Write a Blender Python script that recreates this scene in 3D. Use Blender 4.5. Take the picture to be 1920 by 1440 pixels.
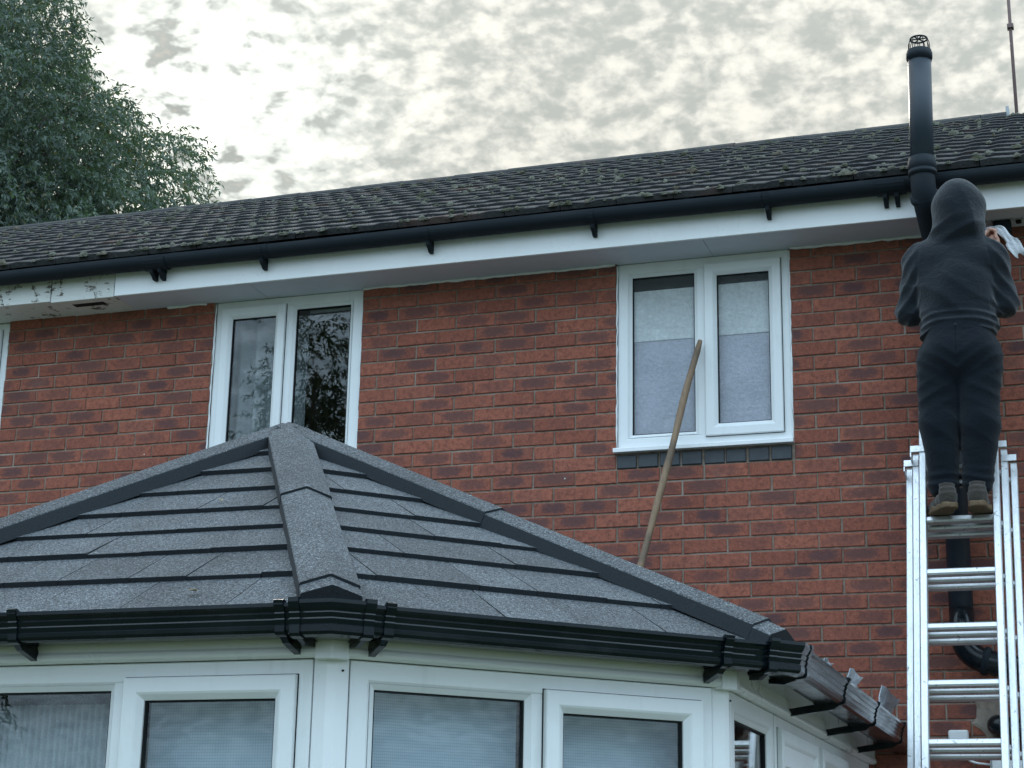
import bpy, math, random
import numpy as np
from mathutils import Matrix, Vector
random.seed(7); RNG = np.random.default_rng(7)
S = bpy.context.scene
R = math.radians
for o in list(bpy.data.objects): bpy.data.objects.remove(o)

# ---------------------------------------------------------------- camera
CF, CYAW, CPITCH, CROLL = 3329.3, 0.3302277, 0.2787477, 0.0194282
CPOS = Vector((2.4503, -8.4943, 1.6))
_f = Vector((-math.sin(CYAW)*math.cos(CPITCH), math.cos(CYAW)*math.cos(CPITCH), math.sin(CPITCH)))
_r = Vector((math.cos(CYAW), math.sin(CYAW), 0)); _u = _r.cross(_f)
_c, _s = math.cos(CROLL), math.sin(CROLL)
_r2 = _c*_r + _s*_u; _u2 = -_s*_r + _c*_u
cam = bpy.data.cameras.new('camera'); camo = bpy.data.objects.new('camera', cam)
S.collection.objects.link(camo)
cam.sensor_fit = 'HORIZONTAL'; cam.sensor_width = 36; cam.lens = 36*CF/1920
cam.clip_start = .05; cam.clip_end = 3000
camo.matrix_world = Matrix(((_r2.x, _u2.x, -_f.x, CPOS.x), (_r2.y, _u2.y, -_f.y, CPOS.y), (_r2.z, _u2.z, -_f.z, CPOS.z), (0, 0, 0, 1)))
S.camera = camo
S.render.resolution_x = 1024; S.render.resolution_y = 768

# ---------------------------------------------------------------- node helper
class G:
    def __init__(s, nt): s.nt = nt
    def n(s, t, props=None, **inp):
        nd = s.nt.nodes.new(t)
        for k, v in (props or {}).items(): setattr(nd, k, v)
        for k, v in inp.items(): s.set(nd.inputs[int(k[1:])] if k[0] == '_' and k[1:].isdigit() else nd.inputs[k.replace('_', ' ')], v)
        return nd
    def set(s, sock, v):
        if isinstance(v, bpy.types.NodeSocket): s.nt.links.new(v, sock)
        elif isinstance(v, (tuple, list)) and len(v) == 3 and sock.type == 'RGBA': sock.default_value = (*v, 1)
        else: sock.default_value = v
    def m(s, op, a, b=0.0, c=0.0, clamp=False):
        nd = s.n('ShaderNodeMath', dict(operation=op, use_clamp=clamp)); s.set(nd.inputs[0], a); s.set(nd.inputs[1], b)
        if op in ('MULTIPLY_ADD', 'SMOOTH_MIN'): s.set(nd.inputs[2], c)
        return nd.outputs[0]
    def vm(s, op, a, b=None, out=0):
        nd = s.n('ShaderNodeVectorMath', dict(operation=op)); s.set(nd.inputs[0], a)
        if b is not None: s.set(nd.inputs[3 if op == 'SCALE' else 1], b)
        return nd.outputs[out]
    def mix(s, f, a, b):
        nd = s.n('ShaderNodeMix', dict(data_type='RGBA', clamp_factor=True)); s.set(nd.inputs[0], f); s.set(nd.inputs[6], a); s.set(nd.inputs[7], b); return nd.outputs[2]
    def rng(s, v, a, b, c=0.0, d=1.0, smooth=True):
        nd = s.n('ShaderNodeMapRange', dict(interpolation_type='SMOOTHSTEP' if smooth else 'LINEAR'))
        for i, x in enumerate((v, a, b, c, d)): s.set(nd.inputs[i], x)
        return nd.outputs[0]
    def noise(s, vec, scale, detail=3, rough=.5, dist=0.0, out=0):
        nd = s.n('ShaderNodeTexNoise', None, Scale=scale, Detail=detail, Roughness=rough, Distortion=dist)
        if vec is not None: s.set(nd.inputs['Vector'], vec)
        return nd.outputs[out]
    def comb(s, x, y, z): return s.n('ShaderNodeCombineXYZ', None, _0=x, _1=y, _2=z).outputs[0]
    def sep(s, v): return s.n('ShaderNodeSeparateXYZ', None, _0=v).outputs
    def bump(s, h, strength=.3, dist=.01): return s.n('ShaderNodeBump', None, Height=h, Strength=strength, Distance=dist).outputs[0]

# ---------------------------------------------------------------- sky, sun, exposure
SUN_AZ, SUN_EL = R(29.8), R(24.0)           # azimuth to the left of +Y
sd = Vector((-math.sin(SUN_AZ)*math.cos(SUN_EL), math.cos(SUN_AZ)*math.cos(SUN_EL), math.sin(SUN_EL)))
W_ = bpy.data.worlds.new('World'); S.world = W_; W_.use_nodes = True
nt = W_.node_tree; nt.nodes.clear(); g = G(nt)
dirn = g.vm('NORMALIZE', g.n('ShaderNodeTexCoord').outputs['Generated'])
dx, dy, dz = g.sep(dirn)
zc = g.m('MAXIMUM', dz, .04)
px = g.m('DIVIDE', dx, g.m('ADD', zc, .35)); py = g.m('DIVIDE', dy, g.m('ADD', zc, .35))
pv = g.comb(px, py, 0.3)
big = g.noise(pv, 4.0, 2, .5)
cells = g.noise(g.vm('ADD', pv, g.vm('SCALE', g.noise(pv, 9.0, 2, .5, 0.0, 1), .04)), 46.0, 2.8, .52)
fine = g.noise(pv, 120.0, 3, .55)
cl = g.m('ADD', g.m('MULTIPLY', cells, .66), g.m('ADD', g.m('MULTIPLY', big, .20), g.m('MULTIPLY', fine, .24)))
cosS = g.vm('DOT_PRODUCT', dirn, tuple(sd), out=1)
ang = g.m('ARCCOSINE', g.m('MINIMUM', cosS, .99999))
near = g.m('EXPONENT', g.m('MULTIPLY', g.m('POWER', g.m('DIVIDE', ang, .085), 2.0), -1.0))
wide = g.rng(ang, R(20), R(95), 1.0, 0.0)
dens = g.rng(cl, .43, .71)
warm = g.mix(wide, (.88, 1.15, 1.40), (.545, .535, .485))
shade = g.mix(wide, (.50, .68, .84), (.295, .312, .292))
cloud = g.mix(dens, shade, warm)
sky = g.n('ShaderNodeTexSky', dict(sky_type='NISHITA', sun_disc=False, sun_elevation=SUN_EL, sun_rotation=-SUN_AZ))
gap = g.vm('SCALE', sky.outputs[0], .025)
veil = g.rng(cl, .30, .42, .75, 1.0)
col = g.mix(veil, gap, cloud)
elev = g.m('MULTIPLY_ADD', g.m('MAXIMUM', dz, 0.0), 1.45, .42)   # overcast: brighter towards the zenith
lum = g.m('ADD', elev, g.m('ADD', g.m('MULTIPLY', near, .9), 0.0))
lum = g.m('MULTIPLY', lum, g.m('SUBTRACT', 1.0, g.m('MULTIPLY', near, g.rng(cells, .46, .33, 0, .55))))
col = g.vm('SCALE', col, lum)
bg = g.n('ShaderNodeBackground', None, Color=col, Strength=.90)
wo = g.n('ShaderNodeOutputWorld'); nt.links.new(bg.outputs[0], wo.inputs[0])
sun = bpy.data.lights.new('sun', 'SUN'); sun.energy = .8; sun.angle = R(14); sun.color = (1, .93, .82)
suno = bpy.data.objects.new('sun', sun); S.collection.objects.link(suno)
suno.rotation_euler = sd.to_track_quat('Z', 'Y').to_euler()
S.view_settings.view_transform = 'Standard'; S.view_settings.look = 'None'
S.view_settings.exposure = 1.0; S.view_settings.gamma = 1.0; S.view_settings.use_curve_mapping = False
S.render.engine = 'CYCLES'

# ---------------------------------------------------------------- mesh helpers
WM = {}
def reg(o, parent=None, M=None):
    S.collection.objects.link(o)
    M = M or Matrix()
    if parent is not None:
        o.parent = parent; o.matrix_parent_inverse = WM[parent.name].inverted()
    o.matrix_basis = M; WM[o.name] = M
    return o
def thing(name, loc, label, cat, group=None):
    o = bpy.data.objects.new(name, None); o.empty_display_size = .1
    reg(o, None, Matrix.Translation(loc)); return tag(o, label, cat, group)
def tag(o, label, cat, group=None):
    o['label'] = label; o['category'] = cat
    if group: o['group'] = group
    return o
def mesh(name, v, f, mat, smooth=False):
    me = bpy.data.meshes.new(name); me.from_pydata([tuple(x) for x in v], [], [tuple(x) for x in f])
    if mat: me.materials.append(mat)
    if smooth: me.polygons.foreach_set('use_smooth', [True]*len(me.polygons))
    me.update(); return me
class MB:
    def __init__(s): s.v = []; s.f = []
    def add(s, v, f):
        b = len(s.v); s.v += [tuple(x) for x in v]; s.f += [tuple(i+b for i in q) for q in f]; return s
    def box(s, x0, x1, y0, y1, z0, z1, ch=0.0):
        if ch <= 0:
            v = [(x, y, z) for x in (x0, x1) for y in (y0, y1) for z in (z0, z1)]
            return s.add(v, [(0, 1, 3, 2), (4, 6, 7, 5), (0, 4, 5, 1), (2, 3, 7, 6), (0, 2, 6, 4), (1, 5, 7, 3)])
        v = []; 
        for sx in (0, 1):
            for sy in (0, 1):
                for sz in (0, 1):
                    X, Y, Z = (x0, x1)[sx], (y0, y1)[sy], (z0, z1)[sz]
                    a, b, c = (ch, -ch)[sx], (ch, -ch)[sy], (ch, -ch)[sz]
                    v += [(X, Y+b, Z+c), (X+a, Y, Z+c), (X+a, Y+b, Z)]
        I = lambda x, y, z, k: (x*4+y*2+z)*3+k
        f = []
        f += [(I(0,0,0,0), I(0,0,1,0), I(0,1,1,0), I(0,1,0,0)), (I(1,0,0,0), I(1,1,0,0), I(1,1,1,0), I(1,0,1,0))]
        f += [(I(0,0,0,1), I(1,0,0,1), I(1,0,1,1), I(0,0,1,1)), (I(0,1,0,1), I(0,1,1,1), I(1,1,1,1), I(1,1,0,1))]
        f += [(I(0,0,0,2), I(0,1,0,2), I(1,1,0,2), I(1,0,0,2)), (I(0,0,1,2), I(1,0,1,2), I(1,1,1,2), I(0,1,1,2))]
        for x in (0, 1):
            for y in (0, 1): 
                q = (I(x,y,0,0), I(x,y,0,1), I(x,y,1,1), I(x,y,1,0)); f.append(q if x == y else q[::-1])
            for z in (0, 1):
                q = (I(x,0,z,0), I(x,1,z,0), I(x,1,z,2), I(x,0,z,2)); f.append(q if x == z else q[::-1])
        for y in (0, 1):
            for z in (0, 1):
                q = (I(0,y,z,1), I(0,y,z,2), I(1,y,z,2), I(1,y,z,1)); f.append(q if y == z else q[::-1])
        for x in (0, 1):
            for y in (0, 1):
                for z in (0, 1):
                    q = (I(x,y,z,0), I(x,y,z,1), I(x,y,z,2)); f.append(q if (x+y+z) % 2 else q[::-1])
        return s.add(v, f)
    def ring(s, x0, x1, z0, z1, prof):          # prof: closed (inset, y)
        n = len(prof); v = []
        for i, y in prof: v += [(x0+i, y, z0+i), (x1-i, y, z0+i), (x1-i, y, z1-i), (x0+i, y, z1-i)]
        f = []
        for a in range(n):
            b = (a+1) % n
            for k in range(4):
                l = (k+1) % 4; f.append((a*4+k, a*4+l, b*4+l, b*4+k))
        return s.add(v, f)
    def tube(s, pts, rad, seg=12, caps=True):
        pts = [Vector(p) for p in pts]; n = len(pts)
        rad = rad if isinstance(rad, (list, tuple)) else [rad]*n
        v = []; ref = None
        for i, p in enumerate(pts):
            t = (pts[min(i+1, n-1)]-pts[max(i-1, 0)]).normalized()
            if ref is None: ref = t.orthogonal().normalized()
            a = (ref-t*ref.dot(t)).normalized(); ref = a; b = t.cross(a)
            for k in range(seg):
                th = 2*math.pi*k/seg; v.append(p+(a*math.cos(th)+b*math.sin(th))*rad[i])
        f = [(i*seg+k, i*seg+(k+1) % seg, (i+1)*seg+(k+1) % seg, (i+1)*seg+k) for i in range(n-1) for k in range(seg)]
        if caps: f += [tuple(range(seg))[::-1], tuple(range((n-1)*seg, n*seg))]
        return s.add(v, f)
    def prism(s, poly, z0, z1):
        n = len(poly); v = [(x, y, z0) for x, y in poly]+[(x, y, z1) for x, y in poly]
        return s.add(v, [tuple(range(n))[::-1], tuple(range(n, 2*n))]+[(i, (i+1) % n, n+(i+1) % n, n+i) for i in range(n)])
    def extrude(s, prof, A, B, ax, ay):          # profile (a,b) in axes ax, ay swept from A to B
        A, B, ax, ay = map(Vector, (A, B, ax, ay)); n = len(prof)
        v = [A+ax*p[0]+ay*p[1] for p in prof]+[B+ax*p[0]+ay*p[1] for p in prof]
        return s.add(v, [tuple(range(n))[::-1], tuple(range(n, 2*n))]+[(i, (i+1) % n, n+(i+1) % n, n+i) for i in range(n)])
    def obj(s, name, mat, parent=None, M=None, smooth=False, fix=True):
        me = mesh(name, s.v, s.f, mat, smooth)
        if fix: fixn(me)
        return reg(bpy.data.objects.new(name, me), parent, M)
def fixn(me):
    import bmesh
    bm = bmesh.new(); bm.from_mesh(me); bmesh.ops.recalc_face_normals(bm, faces=bm.faces); bm.to_mesh(me); bm.free()
def bevel(o, w=.003, seg=2):
    m = o.modifiers.new('bevel', 'BEVEL'); m.width = w; m.segments = seg; m.limit_method = 'ANGLE'; return o

# ---------------------------------------------------------------- materials
MATS = {}
def material(name, fn):
    m = bpy.data.materials.new(name); m.use_nodes = True; nt = m.node_tree; nt.nodes.clear(); g = G(nt)
    out = g.n('ShaderNodeOutputMaterial'); g.set(out.inputs[0], fn(g)); MATS[name] = m; return m
def bsdf(g, col, rough=.6, normal=None, **k):
    nd = g.n('ShaderNodeBsdfPrincipled'); g.set(nd.inputs['Base Color'], col); g.set(nd.inputs['Roughness'], rough)
    if normal is not None: g.set(nd.inputs['Normal'], normal)
    for a, v in k.items(): g.set(nd.inputs[a.replace('_', ' ')], v)
    return nd.outputs[0]
def pos(g): return g.n('ShaderNodeNewGeometry').outputs['Position']

def m_brick(g):
    P = pos(g); x, y, z = g.sep(P)
    cz = g.m('DIVIDE', z, .075); cr = g.m('FLOOR', cz); par = g.m('MODULO', g.m('ADD', cr, 1000.0), 2.0)
    cx = g.m('DIVIDE', g.m('SUBTRACT', x, g.m('MULTIPLY_ADD', par, -.1125, .1125)), .225); cc = g.m('FLOOR', cx)
    fu = g.m('SUBTRACT', cx, cc); fv = g.m('SUBTRACT', cz, cr)
    wn = g.n('ShaderNodeTexWhiteNoise', dict(noise_dimensions='3D'), Vector=g.comb(cr, cc, 3.1)); w1, w2, w3 = g.sep(wn.outputs['Color'])
    base = g.mix(w1, (.275, .088, .058), (.380, .128, .082))
    base = g.mix(g.rng(w2, .70, 1.0, 0, .8), base, (.215, .074, .054))
    nz = g.noise(P, 38, 4, .65)
    base = g.mix(g.rng(nz, .38, .68), base, g.mix(.75, base, (.165, .058, .042)))
    base = g.mix(g.rng(g.noise(P, 90, 3, .7), .52, .70, 0, .5), base, (.40, .17, .12))
    # kiln kiss mark: a dark oval in the middle of many bricks
    eu = g.m('DIVIDE', g.m('SUBTRACT', fu, g.m('MULTIPLY_ADD', w3, .24, .38)), g.m('MULTIPLY_ADD', w1, .16, .28)); ev = g.m('DIVIDE', g.m('SUBTRACT', fv, g.m('MULTIPLY_ADD', w2, .14, .44)), .38)
    r2 = g.m('ADD', g.m('POWER', g.m('ABSOLUTE', eu), 3.2), g.m('POWER', g.m('ABSOLUTE', ev), 2.6))
    r2 = g.m('ADD', r2, g.m('MULTIPLY', g.m('SUBTRACT', g.noise(g.vm('MULTIPLY', P, (.5, 1.0, 1.2)), 62, 4, .7), .5), 3.4))
    kiss = g.m('MULTIPLY', g.rng(r2, 1.35, .1), g.rng(w2, .10, .75, 0, .85))
    base = g.mix(kiss, base, g.mix(w1, (.090, .050, .054), (.145, .068, .060)))
    speck = g.noise(P, 240, 2, .6)
    base = g.mix(g.rng(speck, .62, .72, 0, .7), base, (.05, .025, .022))
    pale = g.m('MULTIPLY', g.rng(g.noise(P, 7, 4, .6), .60, .78), .16)
    base = g.mix(pale, base, (.34, .22, .17))
    vo = g.n('ShaderNodeTexVoronoi', None, Vector=g.vm('MULTIPLY', P, (1.0, 0.0, 1.0)), Scale=3.2).outputs['Distance']
    base = g.mix(g.rng(vo, .018, .010), base, (.62, .60, .55))
    h = g.m('ADD', g.m('MULTIPLY', g.noise(g.vm('MULTIPLY', P, (1.0, 1.0, .45)), 130, 4, .7), 1.0), g.m('MULTIPLY', nz, .8))
    return bsdf(g, base, .86, g.bump(h, .55, .006), Specular_IOR_Level=.25)
material('brick', m_brick)
def m_mortar(g):
    P = pos(g); n = g.noise(P, 30, 4, .6); b = g.mix(g.rng(n, .3, .7), (.165, .122, .094), (.265, .212, .168))
    b = g.mix(g.rng(g.noise(P, 3.5, 4), .50, .70, 0, .7), b, (.38, .33, .28))
    return bsdf(g, b, .95, g.bump(g.noise(P, 220, 3, .7), .6, .004))
material('mortar', m_mortar)
def m_blue(g):
    P = pos(g); n = g.noise(P, 25, 3); return bsdf(g, g.mix(n, (.020, .026, .034), (.05, .058, .066)), .5, g.bump(g.noise(P, 150, 3), .3, .004))
material('blue_brick', m_blue)
def m_pvc(base, dirt=.25, rough=.28):
    def f(g):
        P = pos(g); n = g.noise(P, 3.5, 5, .65); s = g.noise(g.vm('MULTIPLY', P, (9.0, 9.0, 1.2)), 2.0, 4, .6)
        c = g.mix(g.m('MULTIPLY', g.rng(n, .45, .75), dirt), base, tuple(x*k for x, k in zip(base, (.74, .75, .72))))
        c = g.mix(g.m('MULTIPLY', g.rng(s, .55, .8), dirt*.7), c, (.42, .44, .40))
        return bsdf(g, c, g.rng(n, .2, .8, rough, rough+.2), g.bump(g.noise(P, 14, 2), .03, .01))
    return f
material('pvc', m_pvc((.80, .815, .82)))
material('pvc_clean', m_pvc((.83, .84, .845), .12, .22))
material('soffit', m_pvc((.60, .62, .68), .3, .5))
def m_peel(g):
    P = pos(g); n = g.noise(P, 9, 6, .7, .6); s = g.noise(g.vm('MULTIPLY', P, (1.0, 1.0, 5.0)), 16, 4, .7)
    w = g.mix(s, (.60, .60, .56), (.76, .77, .75))
    k = g.rng(g.m('ADD', g.m('MULTIPLY', n, .75), g.m('MULTIPLY', s, .35)), .595, .645)
    return bsdf(g, g.mix(k, w, g.mix(s, (.06, .055, .05), (.20, .17, .13))), .7, g.bump(g.m('SUBTRACT', s, g.m('MULTIPLY', k, .8)), .5, .006))
material('peeling_paint', m_peel)
def m_black(rough, base=(.008, .010, .012), v=.006, dr=.22):
    def f(g):
        P = pos(g); n = g.noise(P, 6, 5, .65); d = g.noise(P, 60, 3)
        c = g.mix(g.rng(n, .4, .8, 0, .55), base, tuple(b+v*4 for b in base))
        return bsdf(g, c, g.rng(n, .3, .75, rough, rough+dr), g.bump(d, .04, .004), Specular_IOR_Level=.32)
    return f
material('black_pvc', m_black(.12, (.005, .009, .012), .003, .10)); material('old_black_pvc', m_black(.65, (.006, .012, .018), .002))
material('pipe_grey', m_black(.34, (.022, .032, .044), .008)); material('rubber', m_black(.6, (.006, .007, .008)))
def m_tile(g):
    P = pos(g); oi = g.n('ShaderNodeTexWhiteNoise', dict(noise_dimensions='3D'), Vector=g.vm('FLOOR', g.vm('MULTIPLY', P, (3.333, 3.4, 0.0)))).outputs['Value']
    n = g.noise(P, 5, 5, .65); f_ = g.noise(P, 45, 4, .7)
    c = g.mix(oi, (.020, .022, .025), (.034, .035, .036)); c = g.mix(g.rng(n, .5, .75, 0, .8), c, (.046, .045, .042))
    c = g.mix(g.rng(f_, .56, .70, 0, .7), c, (.085, .085, .07)); c = g.mix(g.rng(g.noise(P, 2.3, 3), .6, .72, 0, .35), c, (.12, .055, .035))
    return bsdf(g, c, .82, g.bump(f_, .6, .012))
material('roof_tile', m_tile)
def m_moss(g):
    P = pos(g); n = g.noise(P, 8, 3); f_ = g.noise(P, 120, 3, .7)
    c = g.mix(g.rng(n, .35, .65), (.11, .115, .08), (.27, .27, .22)); c = g.mix(f_, g.mix(.5, c, (.03, .03, .018)), c)
    c = g.mix(g.rng(g.noise(P, 3.1, 2), .56, .66, 0, .4), c, (.15, .10, .07))
    return bsdf(g, c, 1.0, g.bump(f_, .9, .02), Specular_IOR_Level=.05)
material('moss', m_moss)
def m_granule(g):
    P = pos(g); a = g.noise(P, 260, 2, .8); b = g.noise(P, 120, 2, .7); n = g.noise(P, 2.5, 4, .6)
    v = g.m('ADD', g.m('MULTIPLY', a, .6), g.m('MULTIPLY', b, .4))
    c = g.mix(g.rng(v, .40, .60), (.010, .014, .019), (.138, .150, .160)); c = g.mix(g.rng(v, .57, .68), c, (.40, .42, .44))
    oi = g.n('ShaderNodeObjectInfo').outputs['Random']
    c = g.vm('SCALE', c, g.m('MULTIPLY', g.rng(n, .3, .7, .74, 1.12), g.rng(oi, 0, 1, .82, 1.14, False)))
    return bsdf(g, c, .78, g.bump(v, .7, .004), Specular_IOR_Level=.4)
material('granules', m_granule)
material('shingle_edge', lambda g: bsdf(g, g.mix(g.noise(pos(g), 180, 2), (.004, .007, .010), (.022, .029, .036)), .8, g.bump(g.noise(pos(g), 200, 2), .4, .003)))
def m_glass(tint, boost, bumps=0.0, rough=0.0):
    def f(g):
        fac = g.n('ShaderNodeLayerWeight', None, Blend=.5).outputs['Facing']
        fr = g.m('MULTIPLY_ADD', g.m('POWER', fac, 5.0), .9, boost, clamp=True)
        tr = g.n('ShaderNodeBsdfTransparent', None, Color=tint); gl = g.n('ShaderNodeBsdfGlossy', None, Roughness=rough)
        P = pos(g)
        if bumps:
            nn = g.noise(P, 26, 3, .6, 3.0); g.set(gl.inputs['Normal'], g.bump(nn, bumps, .03))
            fr = g.m('ADD', fr, g.rng(nn, .45, .62, 0, .03))
            df = g.n('ShaderNodeBsdfDiffuse', None, Color=g.mix(g.rng(g.noise(P, 60, 2, .5, 2.5), .42, .58), (.34, .40, .46), (.86, .90, .92))); g.set(df.inputs['Normal'], g.bump(nn, .22, .03)); m2 = g.n('ShaderNodeMixShader', None, _0=.05); g.set(m2.inputs[1], tr.outputs[0]); g.set(m2.inputs[2], df.outputs[0]); tr = m2
        else: g.set(gl.inputs['Normal'], g.bump(g.noise(P, 2.2, 1), .03, .02))
        mx = g.n('ShaderNodeMixShader'); g.set(mx.inputs[0], fr); g.set(mx.inputs[1], tr.outputs[0]); g.set(mx.inputs[2], gl.outputs[0]); return mx.outputs[0]
    return f
material('glass', m_glass((.93, .96, .95), .06)); material('glass_obscure', m_glass((.98, .99, 1.0), .05, 1.0, .25))
def m_cloth(base, scale=300, sheen=.3, rough=.95):
    def f(g):
        P = pos(g); n = g.noise(P, 6, 4, .6); w = g.noise(P, scale, 2)
        c = g.mix(n, tuple(b*.75 for b in base), tuple(b*1.25 for b in base)); c = g.mix(w, g.mix(.35, c, (0, 0, 0)), c)
        return bsdf(g, c, rough, g.bump(g.m('ADD', w, g.m('MULTIPLY', g.noise(g.vm('MULTIPLY', P, (1.0, 1.0, 1.7)), 15, 5, .6, .8), 3.0)), .38, .007), Sheen_Weight=sheen, Sheen_Roughness=.5, Specular_IOR_Level=.15)
    return f
material('hoodie', m_cloth((.010, .015, .022))); material('trousers', m_cloth((.006, .010, .016), 350, .12))
material('curtain', m_cloth((.30, .32, .34), 200, .1)); material('net', m_cloth((.50, .54, .58), 250, 0))
material('rag', m_cloth((.66, .67, .70), 120, 0, .7)); material('suede', m_cloth((.055, .047, .040), 160, .2)); material('sole', m_cloth((.17, .12, .075), 90, 0))
def m_mesh(g):
    P = pos(g); x, y, z = g.sep(P); t = g.m('ADD', x, g.m('MULTIPLY', y, .98))
    q = g.m('MAXIMUM', g.rng(g.m('SINE', g.m('MULTIPLY', t, 760.0)), .35, .95), g.rng(g.m('SINE', g.m('MULTIPLY', z, 760.0)), .35, .95))
    n = g.noise(P, 3, 3)
    c = g.mix(q, g.mix(n, (.46, .54, .66), (.60, .68, .80)), (.40, .47, .58)); return bsdf(g, c, .9)
material('screen_mesh', m_mesh)
material('blind_white', m_cloth((.90, .92, .90), 60, 0)); material('dim_room_grey', m_cloth((.60, .60, .66), 60, 0))
def m_alu(g):
    P = pos(g); s = g.noise(g.vm('MULTIPLY', P, (40.0, 40.0, 2.0)), 4, 4, .7); n = g.noise(P, 14, 5, .7)
    c = g.mix(n, (.54, .55, .56), (.76, .77, .78)); c = g.mix(g.rng(g.noise(P, 34, 4, .7, .5), .60, .70, 0, .8), c, (.12, .12, .11))
    return bsdf(g, c, g.rng(s, .3, .7, .34, .55), g.bump(s, .12, .004), Metallic=.75)
material('aluminium', m_alu)
def m_wood(g):
    P = pos(g); s = g.noise(g.vm('MULTIPLY', P, (30.0, 30.0, 3.0)), 3, 5, .65); n = g.noise(P, 5, 3)
    c = g.mix(s, (.13, .080, .048), (.36, .245, .155)); c = g.mix(g.rng(n, .5, .7, 0, .6), c, (.075, .06, .05)); return bsdf(g, c, .75, g.bump(s, .4, .004))
material('pole_wood', m_wood)
def m_lead(g):
    P = pos(g); n = g.noise(P, 16, 4, .6, 1.0); return bsdf(g, g.mix(n, (.20, .25, .30), (.62, .66, .70)), .42, g.bump(n, .7, .02), Metallic=.5)
material('foil', m_lead)
def m_leaf(a, b):
    def f(g):
        P = pos(g); ri = g.n('ShaderNodeNewGeometry').outputs['Random Per Island']; n = g.noise(P, .8, 2)
        c = g.mix(ri, a, b); c = g.mix(g.rng(n, .4, .65, 0, .6), c, tuple(x*1.3 for x in b)); c = g.mix(g.rng(ri, .965, .99), c, (.13, .10, .03))
        d = bsdf(g, c, .48); t = g.n('ShaderNodeBsdfTranslucent', None, Color=g.vm('MULTIPLY', c, (1.5, 1.7, .7)))
        mx = g.n('ShaderNodeMixShader', None, _0=.28); g.set(mx.inputs[1], d); g.set(mx.inputs[2], t.outputs[0]); return mx.outputs[0]
    return f
material('leaf', m_leaf((.036, .062, .052), (.098, .138, .108))); material('leaf_dark', m_leaf((.018, .032, .018), (.045, .065, .03)))
material('bark', lambda g: bsdf(g, g.mix(g.noise(g.vm('MULTIPLY', pos(g), (6.0, 6.0, 1.0)), 4, 5), (.04, .032, .025), (.12, .10, .08)), .95))
material('skin', lambda g: bsdf(g, g.mix(g.noise(pos(g), 40, 3), (.50, .27, .20), (.62, .36, .28)), .55, Subsurface_Weight=.1))
material('plaster', lambda g: bsdf(g, g.mix(g.noise(pos(g), 2, 3), (.26, .26, .25), (.34, .33, .32)), .9))
material('grey_plastic', m_pvc((.40, .42, .43), .3, .4)); material('dead_leaf', m_cloth((.32, .26, .17), 90, 0, .8))
def m_ground(g):
    P = pos(g); n = g.noise(P, 1.2, 5, .6); f_ = g.noise(P, 40, 4, .7)
    grass = g.mix(f_, (.025, .045, .012), (.08, .12, .035)); return bsdf(g, g.mix(g.rng(n, .35, .7), grass, (.10, .10, .05)), .95, g.bump(f_, .8, .03))
material('ground', m_ground)
material('paving', lambda g: bsdf(g, g.mix(g.noise(pos(g), 9, 5), (.30, .30, .29), (.40, .395, .38)), .9))
K = MATS

# ---------------------------------------------------------------- ground
gr = MB().add([(-1500, -1500, 0), (1500, -1500, 0), (1500, 1500, 0), (-1500, 1500, 0)], [(0, 1, 2, 3)]).obj('ground', K['ground']); gr['kind'] = 'structure'
pv_ = MB().box(-9, 6, -1.6, -.02, -.05, .004).obj('bounce_paving', K['paving']); pv_['kind'] = 'structure'  # pale strip added out of view to bounce light up the facade

# ---------------------------------------------------------------- projection, only used to rank which bricks / tiles show largest
def project(p):
    d = Vector(p)-CPOS; w = d.dot(_f); return 960+CF*d.dot(_r2)/w, 720-CF*d.dot(_u2)/w
def interp(x, pts):
    for (a, b), (c, d) in zip(pts, pts[1:]):
        if a <= x <= c: return b+(d-b)*(x-a)/(c-a)
    return pts[0][1] if x < pts[0][0] else pts[-1][1]
ROOFLINE = [(0, 985), (542, 797), (1455, 1185), (1700, 1370), (1920, 1440)]

# ================================================================= HOUSE
house = thing('house', (-1, .3, 0), 'red brick two-storey house with white fascia and mossy tiled roof', 'house')
WIN = [(-4.50, -3.605), (-2.243, -1.340), (.108, 1.0145)]; WZ0, WZ1 = 3.765, 4.781
SOF = 4.781
HX0, HX1 = -9.0, 4.6
w = MB(); YM = .0055
w.box(HX0, HX1, YM, .28, -.1, WZ0)
xs = [HX0]+[v for p in WIN for v in p]+[HX1]
for a, b in zip(xs[::2], xs[1::2]): w.box(a, b, YM, .28, WZ0, SOF+.1)
wall = w.obj('wall', K['mortar'], house)
MB().box(HX0, HX0+.25, .28, 7.6, 0, 4.9).box(HX1-.25, HX1, .28, 7.6, 0, 4.9).box(HX0, HX1, 7.6, 7.85, 0, 4.9).obj('outer_wall', K['mortar'], house)

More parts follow.
